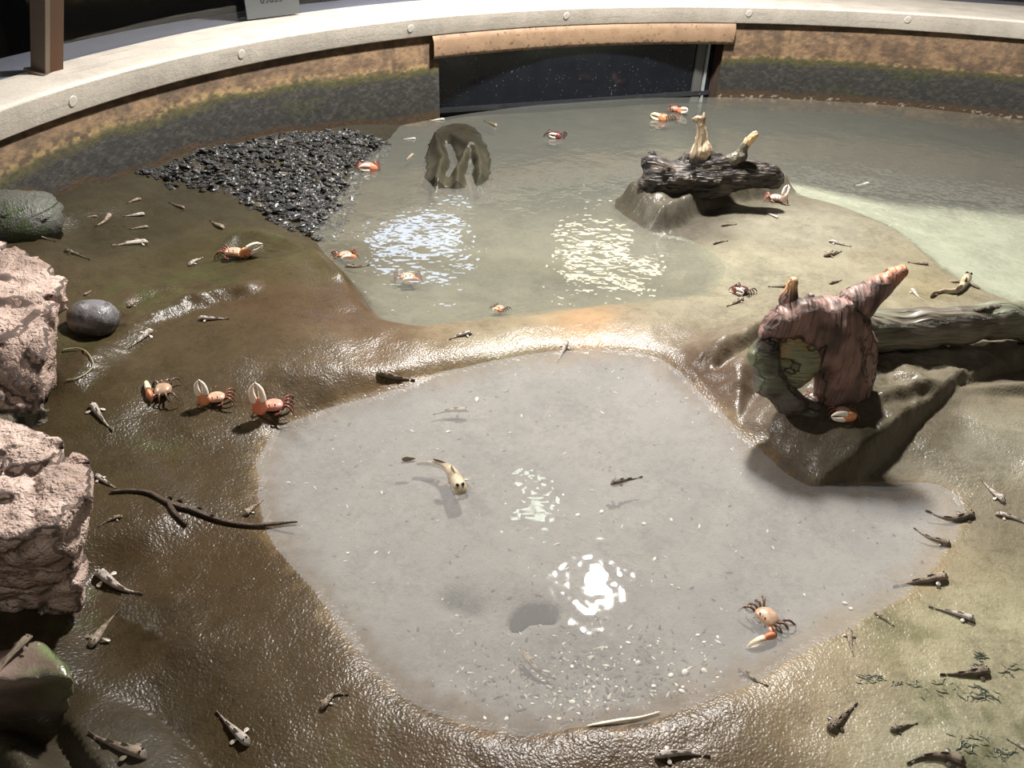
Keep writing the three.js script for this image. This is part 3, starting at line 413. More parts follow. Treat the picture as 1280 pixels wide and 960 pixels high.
{ // upper pink rock
  const foot = [[-0.845, -1.25], [-0.89, -1.36], [-0.99, -1.44], [-1.08, -1.47], [-1.16, -1.4], [-1.16, -0.98], [-0.9, -0.98], [-0.81, -1.06], [-0.80, -1.14]];
  const main = slanted(foot, (x, z) => 0.215 + 0.09 * (-0.86 - x) + 0.06 * (-1.25 - z) - 0.13 * sstep(-1.16, -1.0, z), 0.25);
  rockFrom('pink_rock', 'tall rough pink limestone rock beside the small oval boulder', 'rock', netMesh(rough(main, 8, 0.026), [-1.3, -0.03, -1.54], [-0.74, 0.32, -0.92], 0.0085), (x, y, z) => { const n = fbm(x * 18, y * 18, z * 18, 4), s = fbm(x * 70, y * 70, z * 70, 2); let c = mix3(L3(196, 172, 160), L3(150, 128, 116), sstep(-.25, .4, n)); c = mix3(c, L3(120, 100, 88), sstep(.15, .4, s) * 0.7); if (y < 0.11) c = mix3(c, L3(64, 66, 48), sstep(-.35, .15, n) * 0.9); return c; }, M.rock, V(-1.0, 0, -1.2));
}
{ // lower pink rock
  const T3 = (a, b, y) => { const p = P(a, b, y); return [p.x, p.z]; };
  const foot = [T3(118, 578, .26), T3(112, 610, .26), T3(84, 662, .25), T3(0, 676, .25), [-0.85, -0.6], [-0.86, -0.88], T3(0, 508, .27), T3(50, 522, .27), T3(92, 556, .265)];
  const main = slanted(foot, (x, z) => 0.262 + 0.05 * (-0.55 - x) + 0.05 * (-0.72 - z), 0.3);
  rockFrom('pink_rock', 'big rough pink limestone rock with flat top beside the twig', 'rock', netMesh(rough(main, 10, 0.02), [-0.93, -0.03, -0.95], [-0.44, 0.33, -0.5], 0.0068), (x, y, z) => { const n = fbm(x * 20, y * 20, z * 20, 4), s = fbm(x * 80, y * 80, z * 80, 2); let c = mix3(L3(206, 182, 170), L3(160, 138, 126), sstep(-.25, .4, n)); c = mix3(c, L3(118, 96, 84), sstep(.16, .4, s) * 0.7); if (y < 0.1 && x < -0.6) c = mix3(c, L3(58, 74, 40), sstep(-.1, .25, n) * 0.9); return c; }, M.rock, V(-0.65, 0, -0.72));
}
function boulder(name, label, c, r, colorFn, seed, rough = 0.12, mat = M.wetRock) {
  const g = new THREE.IcosahedronGeometry(1, 24), p = g.attributes.position;
  for (let i = 0; i < p.count; i++) { const x = p.getX(i), y = p.getY(i), z = p.getZ(i), n = 1 + rough * fbm(x * 1.7 + seed, y * 1.7, z * 1.7, 4); const q = (v) => Math.sign(v) * Math.pow(Math.abs(v), 0.85); p.setXYZ(i, q(x) * r[0] * n, q(y) * r[1] * n, q(z) * r[2] * n); }
  const h = (function () { const w = g; w.deleteAttribute('uv'); return w; })(); h.computeVertexNormals(); const pos = h.attributes.position, nn = h.attributes.normal; for (let i = 0; i < pos.count; i++) { const a = V(pos.getX(i) / (r[0] * r[0]), pos.getY(i) / (r[1] * r[1]), pos.getZ(i) / (r[2] * r[2])).normalize(); nn.setXYZ(i, a.x, a.y, a.z); }
  colored(h, colorFn); boxUV(h, 0.3); const m = tag(mesh(name, h, mat), label, 'rock'); m.position.copy(c); return m;
}
boulder('boulder', 'dark grey mossy boulder against the tank wall', V(-1.225, 0.175, -1.735), [0.12, 0.066, 0.095], (x, y, z) => { const n = fbm(x * 22, y * 22, z * 22, 4); return mix3(L3(84, 84, 78), L3(62, 74, 44), sstep(0, .3, n)); }, 3, 0.3, std({ vertexColors: true, roughness: 0.55, bumpMap: T.rock, bumpScale: 0.006 }));
boulder('boulder', 'small smooth oval dark boulder touching the tall pink rock', V(-0.862, 0.118, -1.372), [0.048, 0.036, 0.042], (x, y, z) => { const n = fbm(x * 60, y * 60, z * 60, 4); return x < -0.02 + 0.02 * n && y < 0.03 ? L3(120, 104, 88) : mix3(L3(112, 110, 112), L3(76, 72, 70), sstep(-.1, .35, n + (y < 0 ? .3 : 0))); }, 8, 0.08, std({ vertexColors: true, roughness: 0.36, bumpMap: T.rock, bumpScale: 0.0025 }));
{ // flat slab
  const T3 = (a, b, y) => { const p = P(a, b, y); return [p.x, p.z]; };
  const foot = [T3(98, 858, .115), T3(90, 830, .12), T3(52, 797, .13), T3(10, 808, .13), [-0.72, -0.56], [-0.7, -0.47], T3(0, 858, .125), T3(60, 856, .12)];
  const main = (x, y, z) => smax(smax(-polySD(x, z, foot) + 0.25 * Math.max(0, 0.12 - y), y - 0.135 - 0.036 * (-0.53 - x), 0.009), 0.02 - y, 0.01);
  const f = (x, y, z) => main(x, y, z) - 0.008 * fbm(x * 14, y * 14, z * 14, 3);
  rockFrom('rock_slab', 'smooth brown rock slab with green edge and a mudskipper on top', 'rock', netMesh(f, [-0.78, 0.0, -0.66], [-0.42, 0.18, -0.42], 0.006), (x, y, z) => { const n = fbm(x * 24, y * 24, z * 24, 4), d = polySD(x, z, foot); let c = mix3(L3(128, 112, 102), L3(100, 86, 76), sstep(-.3, .3, n)); c = mix3(c, L3(96, 118, 66), 0.85 * sstep(0.022, 0.004, d + 0.012 * n) * sstep(-0.52, -0.55, z) * sstep(-0.56, -0.53, x)); return c; }, std({ vertexColors: true, roughness: 0.3, bumpMap: T.grain, bumpScale: 0.0006 }), V(-0.58, 0.03, -0.54));
}
console.log('stage rocks');
// ---------------------------------------------------------------- driftwood
function woodPart(name, joints, parent, colorFn, mat, cell, k = 0.012, noise = [0.006, 30], cut) {
  const sd = joints.map((j) => chainSD(j, k)), [lo, hi] = boundsOf(joints, 0.025);
  const f = (x, y, z) => { let d = sd[0](x, y, z); for (let i = 1; i < sd.length; i++) d = smin(d, sd[i](x, y, z), k); const q = noise[1] * (noise[2] ?? 1); d -= noise[0] * fbm(x * q, y * noise[1], z * noise[1], 4) + noise[0] * 0.35 * ridged(x * q * 2.5, y * noise[1] * 2.5, z * noise[1] * 2.5, 2); if (cut) d = smax(d, cut(x, y, z), 0.006); return d; };
  const g = netMesh(f, lo, hi, cell); colored(g, colorFn); boxUV(g, 0.25); const o = parent.position; g.translate(-o.x, -o.y, -o.z); return mesh(name, g, mat, parent);
}
{
  const Z = -1.25, J = (px, py, r, dz = 0) => [PZ(px, py, Z + dz), r];
  const g = thing('driftwood_stump', 'reddish brown driftwood stump with an upright antler branch and looping root', 'driftwood'); g.position.copy(hit(1050, 492));
  const trunkCol = (x, y, z) => { const n = fbm(x * 60, y * 14, z * 60, 4), m = fbm(x * 8, y * 8, z * 8, 3); return mix3(mix3(L3(140, 108, 98), L3(72, 54, 46), sstep(-.3, .35, n)), L3(172, 146, 140), sstep(.05, .35, m) * 0.6); };
  woodPart('trunk', [[J(1054, 500, .046, -.01), J(1052, 455, .046, -.01), J(1046, 415, .046)], [J(1078, 488, .02, -.02), J(1076, 430, .026, -.02), J(1060, 395, .03)], [J(1038, 490, .02, .01), J(1036, 440, .026, .01), J(1042, 405, .035)], [J(958, 414, .015, .01), J(975, 402, .023, .005), J(995, 394, .028, 0), J(1020, 396, .03, -.01), J(1052, 396, .034, -.01)], [J(1018, 412, .026, .0), J(1045, 428, .036, .0)]], g, trunkCol, M.wood, 0.0058, 0.016, [0.011, 30, 1]);
  const tip = PZ(1124, 341, Z - 0.03);
  woodPart('branch', [[J(1040, 400, .036, -.01), J(1070, 380, .031, -.015), J(1098, 360, .02, -.02), J(1118, 346, .014, -.03), J(1126, 340, .012, -.03)]], g, (x, y, z) => { const n = fbm(x * 30, y * 30, z * 30, 4); return mix3(trunkCol(x, y, z), L3(196, 130, 92), clamp(1.2 - Math.hypot(x - tip.x, y - tip.y, z - tip.z) / 0.05 + n)); }, M.wood, 0.005, 0.012, [0.005, 40]);
  const tip2 = PZ(991, 350, Z - 0.02);
  woodPart('branch_stub', [[J(990, 392, .024, -.01), J(986, 374, .015, -.015), J(991, 352, .009, -.02)], [J(1000, 390, .018, -.02), J(1012, 374, .008, -.03), J(1014, 368, .004, -.03)]], g, (x, y, z) => { const n = fbm(x * 40, y * 40, z * 40, 3); return mix3(trunkCol(x, y, z), L3(214, 164, 116), clamp(1.5 - Math.hypot(x - tip2.x, y - tip2.y, z - tip2.z) / 0.025 + n)); }, M.wood, 0.004, 0.01, [0.003, 50]);
  const rootCol = (x, y, z) => { const n = fbm(x * 22, y * 22, z * 22, 4); return mix3(mix3(L3(104, 96, 88), L3(70, 64, 56), sstep(-.3, .3, n)), L3(108, 116, 84), sstep(.0, .35, fbm(x * 14, y * 14 + 5, z * 14, 3)) * 0.7); };
  woodPart('looping_root', [[J(964, 420, .018, .0), J(954, 446, .025, .02), J(962, 477, .026, .035), J(988, 503, .023, .045), J(1016, 517, .017, .045), J(1042, 523, .008, .045)]], g, rootCol, M.wetWood, 0.005, 0.014, [0.006, 30]);
  const hc = PZ(985, 462, Z + 0.05);
  woodPart('round_knot', [[J(985, 432, .036, .0), J(992, 450, .046, .0)], [J(1005, 440, .034, .0), J(985, 474, .022, .01)]], g, (x, y, z) => { const n = fbm(x * 30, y * 30, z * 30, 4); return mix3(L3(128, 128, 100), L3(150, 130, 92), sstep(-.1, .3, n)); }, M.wetWood, 0.005, 0.02, [0.006, 36], (x, y, z) => 0.022 - Math.hypot(x - hc.x, (y - hc.y) * 1.3, (z - hc.z) * 0.8));
}
{
  const Z = -1.44, J = (px, py, r, dz = 0) => [PZ(px, py, Z + dz), r];
  const g = thing('driftwood_log', 'smooth grey driftwood log stretching from the stump past the ledge', 'driftwood'); g.position.copy(hit(1200, 432));
  woodPart('trunk', [[J(1062, 412, .04, .03), J(1100, 413, .042), J(1150, 411, .042), J(1200, 406, .038, -.01), J(1245, 400, .038, -.03), J(1290, 402, .04, -.05), J(1350, 425, .04, -.03), J(1400, 470, .045, .0)]], g, (x, y, z) => { const n = fbm(x * 10, y * 40, z * 40, 4), m = fbm(x * 9, y * 9, z * 9, 3); return mix3(mix3(L3(120, 114, 100), L3(84, 78, 68), sstep(-.3, .3, n)), L3(106, 116, 92), sstep(0, .3, m) * 0.5); }, M.wetWood, 0.0065, 0.02, [0.006, 22]);
  woodPart('bark_ridge', [[J(1218, 389, .005, .0), J(1248, 384, .006, -.02), J(1280, 386, .005, -.03)]], g, () => L3(66, 56, 46), M.wood, 0.004, 0.01, [0.004, 60]);
}
{
  const Z = -2.41, J = (px, py, r, dz = 0) => [PZ(px, py, Z + dz), r];
  const g = thing('black_driftwood', 'black gnarled driftwood with a pale forked antler on the low rock', 'driftwood'); g.position.copy(hit(880, 243));
  const black = (x, y, z) => { const n = fbm(x * 26, y * 40, z * 26, 4); return mix3(L3(46, 40, 36), L3(88, 78, 68), sstep(.0, .42, n)); };
  woodPart('trunk', [[J(806, 206, .016), J(822, 214, .036, .01), J(845, 222, .045), J(880, 218, .05), J(920, 220, .04), J(955, 219, .026), J(968, 214, .014)], [J(812, 202, .018), J(818, 225, .04, .02), J(828, 240, .018, .03)], [J(940, 226, .022), J(966, 224, .026)], [J(858, 206, .03, -.02), J(880, 198, .028), J(910, 206, .026)], [J(838, 238, .022, .03), J(880, 236, .03, .02), J(905, 234, .024)]], g, black, std({ vertexColors: true, roughness: 0.55, bumpMap: T.woodAlong, bumpScale: 0.01 }), 0.006, 0.012, [0.022, 26, 0.45]);
  const pale = (x, y, z) => { const n = fbm(x * 30, y * 30, z * 30, 4); return mix3(L3(226, 204, 172), L3(164, 136, 108), sstep(0, .4, n)); };
  woodPart('antler_branch', [[J(872, 200, .028), J(877, 188, .03), J(877, 176, .018), J(877, 164, .014), J(876, 154, .012)], [J(877, 158, .009), J(872, 149, .009), J(865, 149, .005)], [J(876, 156, .009), J(879, 148, .006), J(880, 140, .0025)]], g, (x, y, z) => { const b = PZ(877, 192, Z); return mix3(pale(x, y, z), L3(70, 62, 54), sstep(b.y + 0.01, b.y - 0.012, y + 0.02 * fbm(x * 40, y * 40, z * 40, 3))); }, M.wood, 0.0045, 0.008, [0.005, 36], (x, y, z) => { const h = PZ(867, 183, Z + 0.03), k = PZ(876, 178, Z + 0.03); return Math.max(0.011 - Math.hypot(x - h.x, (y - h.y) * 0.5, (z - h.z) * 0.6), 0.009 - Math.hypot(x - k.x, y - k.y, (z - k.z) * 0.6)); });
  const t3 = PZ(943, 169, Z);
  woodPart('side_branch', [[J(912, 202, .022), J(926, 194, .018), J(930, 184, .012), J(936, 176, .012), J(943, 169, .013)]], g, (x, y, z) => { const d = Math.hypot(x - t3.x, y - t3.y, z - t3.z); return d < 0.036 ? L3(226, 190, 142) : mix3(L3(112, 108, 92), L3(74, 70, 62), sstep(-.2, .3, fbm(x * 40, y * 40, z * 40, 3))); }, M.wood, 0.0045, 0.008, [0.004, 40]);
}
{
  const g = thing('twig', 'thin dark forked twig lying from the pink rock into the pool', 'twig'); g.position.copy(hit(240, 640));
  const on = (list, lift) => list.map(([a, b]) => { const p = hit(a, b, 0); p.y += lift; return p.sub(g.position); });
  const wm = std({ color: C(86, 70, 54), roughness: 0.5, bumpMap: rep(T.rock, 3), bumpScale: 0.004 });
  mesh('stem', limb(on([[140, 618], [165, 616], [187, 618], [208, 629], [222, 634], [242, 640], [262, 648], [285, 655], [318, 659], [345, 658], [372, 655]], 0.004), [.0026, .003, .0034, .0038, .0052, .0046, .004, .0038, .0036, .003, .0015], 9, 5), wm, g);
  mesh('side_twig', limb(on([[211, 630], [218, 642], [226, 651], [234, 659]], 0.004), [.004, .004, .0035, .0028], 8, 4), wm, g);
  for (const [a, b] of [[214, 628], [226, 632], [250, 640], [266, 650]]) { const q = on([[a, b], [a + 3, b - 4]], 0.006); mesh('bud', limb(q, [.0045, .002], 7, 3), wm, g); }
}
tag(mesh('root_thread', limb([[80, 440], [98, 438], [112, 446], [117, 458], [110, 470], [96, 476], [84, 478]].map(([a, b]) => { const p = hit(a, b); p.y += 0.004; return p; }), [.0014, .0014, .0014, .0012, .001], 6, 6), std({ color: C(150, 142, 112), roughness: 0.5 })), 'thin pale looping root thread on the mud below the oval boulder', 'root');
console.log('stage wood');
// ---------------------------------------------------------------- gravel bank
{
  const rnd = rng(41), poly = pxPoly([[92, 252], [150, 218], [230, 194], [330, 170], [420, 158], [486, 152], [480, 172], [445, 192], [438, 215], [428, 240], [408, 262], [388, 274], [352, 262], [318, 244], [270, 234], [215, 236], [150, 240]], 0.07, 1);
  const xs = poly.map((p) => p[0]), zs = poly.map((p) => p[1]), x0 = Math.min(...xs), x1 = Math.max(...xs), z0 = Math.min(...zs), z1 = Math.max(...zs);
  const shapes = [0, 1, 2, 3, 4].map((k) => { const g = new THREE.IcosahedronGeometry(1, 1), p = g.attributes.position; for (let i = 0; i < p.count; i++) { const a = p.getX(i), b = p.getY(i), c = p.getZ(i), n = 1 + 0.6 * vnoise(a * 1.7 + k * 9, b * 1.7, c * 1.7); p.setXYZ(i, a * n * 1.2, b * n * 0.42, c * n * 0.75); } g.computeVertexNormals(); return g; });
  const spots = [];
  for (let n = 0; n < 14000 && spots.length < 3600; n++) { const x = lerp(x0, x1, rnd()), z = lerp(z0, z1, rnd()), d = polySD(x, z, poly); if (d < -0.03 * rnd() || Math.hypot(x - CX, z - CZ) > RW - 0.02) continue; if (d < 0.04 && rnd() < 0.45) continue; const s = 0.006 + 0.010 * rnd() * rnd(); spots.push({ x, z, s, y: ground(x, z) + s * (0.1 + 0.9 * rnd()), r: [rnd() * 0.9 - .45, rnd() * 6.28, rnd() * 0.9 - .45], k: Math.floor(rnd() * 5), m: Math.floor(rnd() * rnd() * 4) }); }
  spots.sort((a, b) => (b.s / Math.hypot(b.x, b.z)) - (a.s / Math.hypot(a.x, a.z)));
  spots.slice(0, 300).forEach((p) => { const m = mesh('pebble', shapes[p.k], M.pebble[p.m]); m.position.set(p.x, p.y, p.z); m.rotation.set(...p.r); m.scale.setScalar(p.s); tag(m, ['small wet black pebble in the gravel bank by the tank wall', 'small wet dark grey pebble in the gravel bank by the tank wall', 'small wet bluish black pebble in the gravel bank by the tank wall', 'small paler brownish grey pebble among the black gravel'][p.m], 'pebble', ['black pebbles of the gravel bank', 'dark grey pebbles of the gravel bank', 'bluish black pebbles of the gravel bank', 'paler pebbles of the gravel bank'][p.m]); });
  const rest = spots.slice(300), inst = new THREE.InstancedMesh(shapes[0], M.pebble[0], rest.length), o = new THREE.Object3D(); inst.name = 'gravel'; inst.castShadow = inst.receiveShadow = true;
  rest.forEach((p, i) => { o.position.set(p.x, p.y - p.s * 0.3, p.z); o.rotation.set(...p.r); o.scale.setScalar(p.s * 0.95); o.updateMatrix(); inst.setMatrixAt(i, o.matrix); const v = 0.6 + 0.9 * hash3(i, 3, 5); inst.setColorAt(i, new THREE.Color().setRGB(v, v * 0.98, v * 0.94)); });
  tag(inst, 'fine wet black gravel heaped along the tank wall', 'gravel', null, 'stuff'); scene.add(inst);
}
// shell bits and dark litter on the pool bed
{
  const rnd = rng(77), cap = (() => { const g = new THREE.SphereGeometry(1, 10, 5, 0, 6.283, 0, 1.25), p = g.attributes.position; for (let i = 0; i < p.count; i++) { const x = p.getX(i), z = p.getZ(i); p.setXYZ(i, x * (1 + 0.25 * vnoise(x * 2, 0, z * 2)), p.getY(i) * 0.45 - 0.1, z * 0.75); } g.computeVertexNormals(); return g; })();
  const flake = (() => { const g = new THREE.IcosahedronGeometry(1, 1), p = g.attributes.position; for (let i = 0; i < p.count; i++) p.setXYZ(i, p.getX(i), p.getY(i) * 0.25, p.getZ(i) * (0.5 + 0.2 * vnoise(p.getX(i) * 3, 1, 2))); g.computeVertexNormals(); return g; })();
  const big = [[715, 879, 8], [723, 893, 5], [701, 882, 5], [838, 846, 7], [856, 841, 9], [852, 865, 8], [817, 858, 7], [735, 879, 5], [797, 830, 7], [787, 826, 4], [715, 835, 6], [687, 898, 5], [699, 900, 6], [785, 804, 6], [1056, 755, 7], [1063, 762, 6], [596, 501, 8], [880, 840, 8], [805, 655, 6], [771, 632, 5], [752, 640, 6], [839, 650, 5], [818, 700, 6], [470, 692, 6], [435, 693, 5], [606, 898, 6], [633, 899, 6], [848, 736, 4], [840, 732, 4], [872, 794, 5], [880, 803, 5], [897, 797, 5], [560, 540, 6], [722, 645, 6], [1005, 745, 4], [742, 860, 5], [760, 850, 4], [690, 860, 4], [665, 880, 4], [845, 858, 5]];
  for (let k = 0; k < 60; k++) { const a = rnd() * 6.28, r = Math.sqrt(rnd()); big.push([780 + Math.cos(a) * r * 130, 845 + Math.sin(a) * r * 55, 2 + rnd() * 2.5]); }
  big.forEach(([a, b, w]) => { const p = hit(a, b), s = w * Math.hypot(p.x, p.z, 0.9) / F * 0.55; if (SDA(p.x, p.z) < 0.01) return; const m = mesh('shell_fragment', rnd() < 0.6 ? cap : flake, M.shell); m.position.set(p.x, p.y + s * 0.2, p.z); m.rotation.set(rnd() * 0.7 - .35, rnd() * 6.28, rnd() * 0.7 - .35); m.scale.set(s, s, s); tag(m, w >= 7 ? 'larger white shell piece lying on the grey pool bed' : w > 4 ? 'small white shell fragment on the grey pool bed' : 'tiny white shell chip in the litter at the near pool bed', 'shell', w >= 7 ? 'larger shell pieces in the pool' : w > 4 ? 'white shell fragments on the pool bed' : 'tiny shell chips on the pool bed'); });
  const N = 1300, inst = new THREE.InstancedMesh(flake, std({ color: 0xffffff, roughness: 0.7 }), N), o = new THREE.Object3D(); inst.name = 'pool_litter';
  for (let i = 0; i < N; i++) { let x, z, ok = false; for (let t = 0; t < 40 && !ok; t++) { const near = rnd() < 0.5; x = near ? 0.12 + (rnd() + rnd() - 1) * 0.22 : lerp(-0.45, 0.8, rnd()); z = near ? -0.63 + (rnd() + rnd() - 1) * 0.16 : lerp(-1.45, -0.56, rnd()); ok = SDA(x, z) > 0.015; } const s = 0.0009 + 0.003 * rnd() ** 3; o.position.set(x, ground(x, z) + s * 0.2, z); o.rotation.set(rnd() * .4, rnd() * 6.28, rnd() * .4); o.scale.set(s * (1 + rnd()), s, s); o.updateMatrix(); inst.setMatrixAt(i, o.matrix); const c = rnd() < 0.72 ? L3(84, 78, 72) : L3(200, 194, 182); inst.setColorAt(i, new THREE.Color().setRGB(...c)); }
  tag(inst, 'dark and pale specks of litter strewn over the pool bed', 'litter', null, 'stuff'); inst.castShadow = inst.receiveShadow = true; scene.add(inst);
  const g = thing('reed_sliver', 'long pale reed sliver floating along the near edge of the pool', 'reed'); g.position.copy(P(768, 903, 0.002)); mesh('stem', limb([[734, 909], [752, 907], [775, 903], [800, 899], [824, 893]].map(([a, b]) => { const p = hit(a, b, 0); p.y += 0.002; return p.sub(g.position); }), [.0008, .0022, .0024, .0016, .0008], 6, 4), std({ color: C(236, 228, 200), roughness: 0.4 }), g);
}
console.log('stage gravel');
// ---------------------------------------------------------------- mudskippers
const FISH_COL = { pale: [L3(192, 182, 172), L3(128, 116, 106)], mid: [L3(158, 142, 124), L3(94, 80, 68)], dark: [L3(124, 110, 94), L3(70, 60, 50)], sand: [L3(186, 170, 142), L3(128, 110, 88)] };
const PROF = [[0, .016, .026], [.12, .02, .032], [.3, .036, .05], [.5, .056, .068], [.68, .07, .078], [.8, .077, .08], [.88, .076, .076], [.93, .066, .064], [.965, .052, .048], [.99, .03, .028], [1, .008, .01]];
const prof = (s) => { let i = 0; while (i + 2 < PROF.length && s > PROF[i + 1][0]) i++; const a = PROF[i], b = PROF[i + 1], t = clamp((s - a[0]) / (b[0] - a[0])); return [lerp(a[1], b[1], t), lerp(a[2], b[2], t)]; };
const ball = new THREE.SphereGeometry(1, 10, 8);
const finGeo = (() => { const g = new THREE.SphereGeometry(1, 10, 6), p = g.attributes.position; for (let i = 0; i < p.count; i++) { const x = (p.getX(i) + 1) / 2; p.setXYZ(i, x, p.getY(i) * (1 - 0.5 * x), p.getZ(i) * (0.3 + 0.9 * x)); } g.computeVertexNormals(); return g; })();
let fishSeed = 0;
function mudskipper(px, kind, label, { level = -1, group, small = false, fat = 1, sink = 0, spread = 1, raise = 0.02, rest } = {}) {
  const pts = px.map(([a, b]) => (rest ? rest(a, b) : hit(a, b, level))), base = pts[Math.floor(pts.length / 2)].clone(), seed = ++fishSeed;
  if (pts.length === 2) { const m = pts[0].clone().lerp(pts[1], 0.5), side = V(pts[1].z - pts[0].z, 0, pts[0].x - pts[1].x); m.addScaledVector(side, 0.06 * Math.sin(seed * 2.7)); if (level < 0 && !rest) m.y = Math.max(ground(m.x, m.z), -1); pts.splice(1, 0, m); base.copy(m); }
  const curve = new THREE.CatmullRomCurve3(pts.map((p) => p.clone().sub(base))), Lg = curve.getLength(), N = small ? 14 : 22, S = small ? 8 : 12;
  const up = (level >= 0 || rest ? V(0, 1, 0) : groundNormal(base.x, base.z)), tailLen = 0.15, [ca, cb] = FISH_COL[kind], pos = [], col = [], uv = [], idx = [];
  const frame = (s) => { const t = tailLen + (1 - tailLen) * s, p = curve.getPointAt(clamp(t)), tg = curve.getTangentAt(clamp(t)), sd = V().crossVectors(tg, up).normalize(), u = V().crossVectors(sd, tg).normalize(); return { p, tg, sd, u }; };
  const centre = (s, hh) => hh * 0.85 + raise * sstep(0.5, 0.95, s) - sink;
  for (let i = 0; i <= N; i++) { const s = Math.sin(Math.pow(i / N, 0.85) * Math.PI / 2), [hw, hh] = prof(s), { p, sd, u } = frame(s), c = centre(s, hh);
    for (let j = 0; j <= S; j++) { const a = j / S * 2 * Math.PI, cx = Math.cos(a), sy = Math.sin(a), q = p.clone().addScaledVector(sd, cx * hw * Lg * fat).addScaledVector(u, (c + sy * hh * (sy < 0 ? 0.8 : 0.9)) * Lg * Math.sqrt(fat)); pos.push(q.x, q.y, q.z); uv.push(a * 0.05, s * 0.2);
      const band = sstep(.25, .7, Math.sin(s * 24 + 1.2 * cx + seed)) * sstep(-0.3, 0.6, sy), n = fbm(q.x * 120 + seed, q.y * 120, q.z * 120, 3); let k = mix3(ca, cb, clamp(0.65 * band + 0.9 * n)); if (sy < -0.3) k = mix3(k, L3(196, 188, 176), 0.5); col.push(...k); } }
  for (let i = 0; i < N; i++) for (let j = 0; j < S; j++) { const a = i * (S + 1) + j, b = a + S + 1; idx.push(a, b, a + 1, a + 1, b, b + 1); }
  { const c = pos.length / 3, { p, u } = frame(1), q = p.clone().addScaledVector(u, centre(1, .014) * Lg); pos.push(q.x, q.y, q.z); uv.push(0, 0); col.push(...ca); for (let j = 0; j < S; j++) idx.push(N * (S + 1) + j, c, N * (S + 1) + j + 1); }
  let g = new THREE.BufferGeometry(); g.setAttribute('position', new THREE.Float32BufferAttribute(pos, 3)); g.setAttribute('uv', new THREE.Float32BufferAttribute(uv, 2)); g.setAttribute('color', new THREE.Float32BufferAttribute(col, 3)); g.setIndex(idx); g.computeVertexNormals();
  // tail fin: a thin upright fan
  const tf = finGeo.clone(), T0 = frame(0), e = curve.getPointAt(0), dir = e.clone().sub(T0.p).normalize(), m4 = new THREE.Matrix4().makeBasis(dir.clone().multiplyScalar(tailLen * Lg * 1.05), T0.sd.clone().multiplyScalar(0.012 * Lg), T0.u.clone().multiplyScalar(0.042 * Lg)); m4.setPosition(T0.p.clone().addScaledVector(T0.u, 0.026 * Lg)); tf.applyMatrix4(m4);
  if (new THREE.Matrix3().setFromMatrix4(m4).determinant() < 0) { const ix = tf.index.array; for (let i = 0; i < ix.length; i += 3) { const t = ix[i]; ix[i] = ix[i + 1]; ix[i + 1] = t; } tf.computeVertexNormals(); }
  if (small) { colored(tf, () => cb); const all = mergeGeometries([g, tf]); const m = tag(mesh('mudskipper', all, M.fish), label, 'mudskipper', group); m.position.copy(base); return m; }
  const t = thing('mudskipper', label, 'mudskipper', group); t.position.copy(base);
  mesh('body', g, M.fish, t); colored(tf, () => mix3(ca, cb, 0.6)); mesh('tail_fin', tf, M.fish, t);
  const put = (name, geo, mat, at, sx, sy, sz, X, Y, Z2) => { const o = mesh(name, geo, mat, t), b = new THREE.Matrix4().makeBasis(X, Y, Z2); o.quaternion.setFromRotationMatrix(b); o.position.copy(at); o.scale.set(sx, sy, sz); return o; };
  const H = frame(0.9), hh = prof(0.9)[1];
  for (const k of [-1, 1]) put('eye', ball, M.eye, H.p.clone().addScaledVector(H.sd, k * 0.03 * Lg * fat).addScaledVector(H.u, (centre(.9, hh) + hh * 0.88) * Lg * Math.sqrt(fat)), .017 * Lg, .017 * Lg, .017 * Lg, H.tg, H.u, V().crossVectors(H.tg, H.u));
  const B = frame(0.72), [bw, bh] = prof(0.72), finMat = kind === 'pale' ? M.finPale : kind === 'dark' ? M.finDark : M.fin;
  for (const k of [-1, 1]) { const X = B.sd.clone().multiplyScalar(k).addScaledVector(B.tg, -0.25 + 0.3 * Math.sin(seed + k)).addScaledVector(B.u, -0.22).normalize(), Z2 = V().crossVectors(X, B.u).normalize(), Y = V().crossVectors(Z2, X); put('pectoral_fin', finGeo, finMat, B.p.clone().addScaledVector(B.sd, k * bw * 0.85 * Lg * fat).addScaledVector(B.u, (0.055 - sink) * Lg), 0.125 * Lg * spread, 0.011 * Lg, 0.05 * Lg, X, Y, Z2); }
  for (const [s, len, hgt] of [[0.6, .075, .032], [0.32, .1, .022]]) { const D = frame(s), h2 = prof(s)[1]; put('dorsal_fin', ball, finMat, D.p.clone().addScaledVector(D.u, (centre(s, h2) + h2 * 0.88) * Lg * Math.sqrt(fat)), len * Lg, hgt * Lg, 0.006 * Lg, D.tg, D.u, V().crossVectors(D.tg, D.u)); }
  return t;
}
M.finPale = std({ color: C(176, 166, 154), roughness: 0.35 }); M.finDark = std({ color: C(70, 62, 54), roughness: 0.35 });
const onSlab = (a, b) => P(a, b, 0.137);
const F1 = 'mudskippers resting on the dark mud below the gravel bank', SM = { small: true, group: F1 };
const small1 = 'small mudskipper on the dark wet mud below the gravel bank';
mudskipper([[158, 255], [176, 250]], 'mid', small1, SM); mudskipper([[211, 254], [231, 262]], 'dark', small1, SM); mudskipper([[161, 287], [186, 285]], 'mid', small1, SM); mudskipper([[118, 285], [138, 270]], 'mid', small1, SM); mudskipper([[107, 273], [122, 272]], 'mid', small1, SM); mudskipper([[262, 276], [280, 287]], 'mid', small1, SM);
mudskipper([[153, 272], [181, 269]], 'pale', 'shiny whitish small mudskipper lying straight on mud below gravel', SM);
mudskipper([[140, 309], [162, 306], [185, 306]], 'pale', 'pale mudskipper on dark mud with wet reflection between boulder and orange crab', { group: F1 });
mudskipper([[113, 326], [80, 315]], 'dark', 'dark mudskipper on mud beside the mossy boulder', { group: F1 });
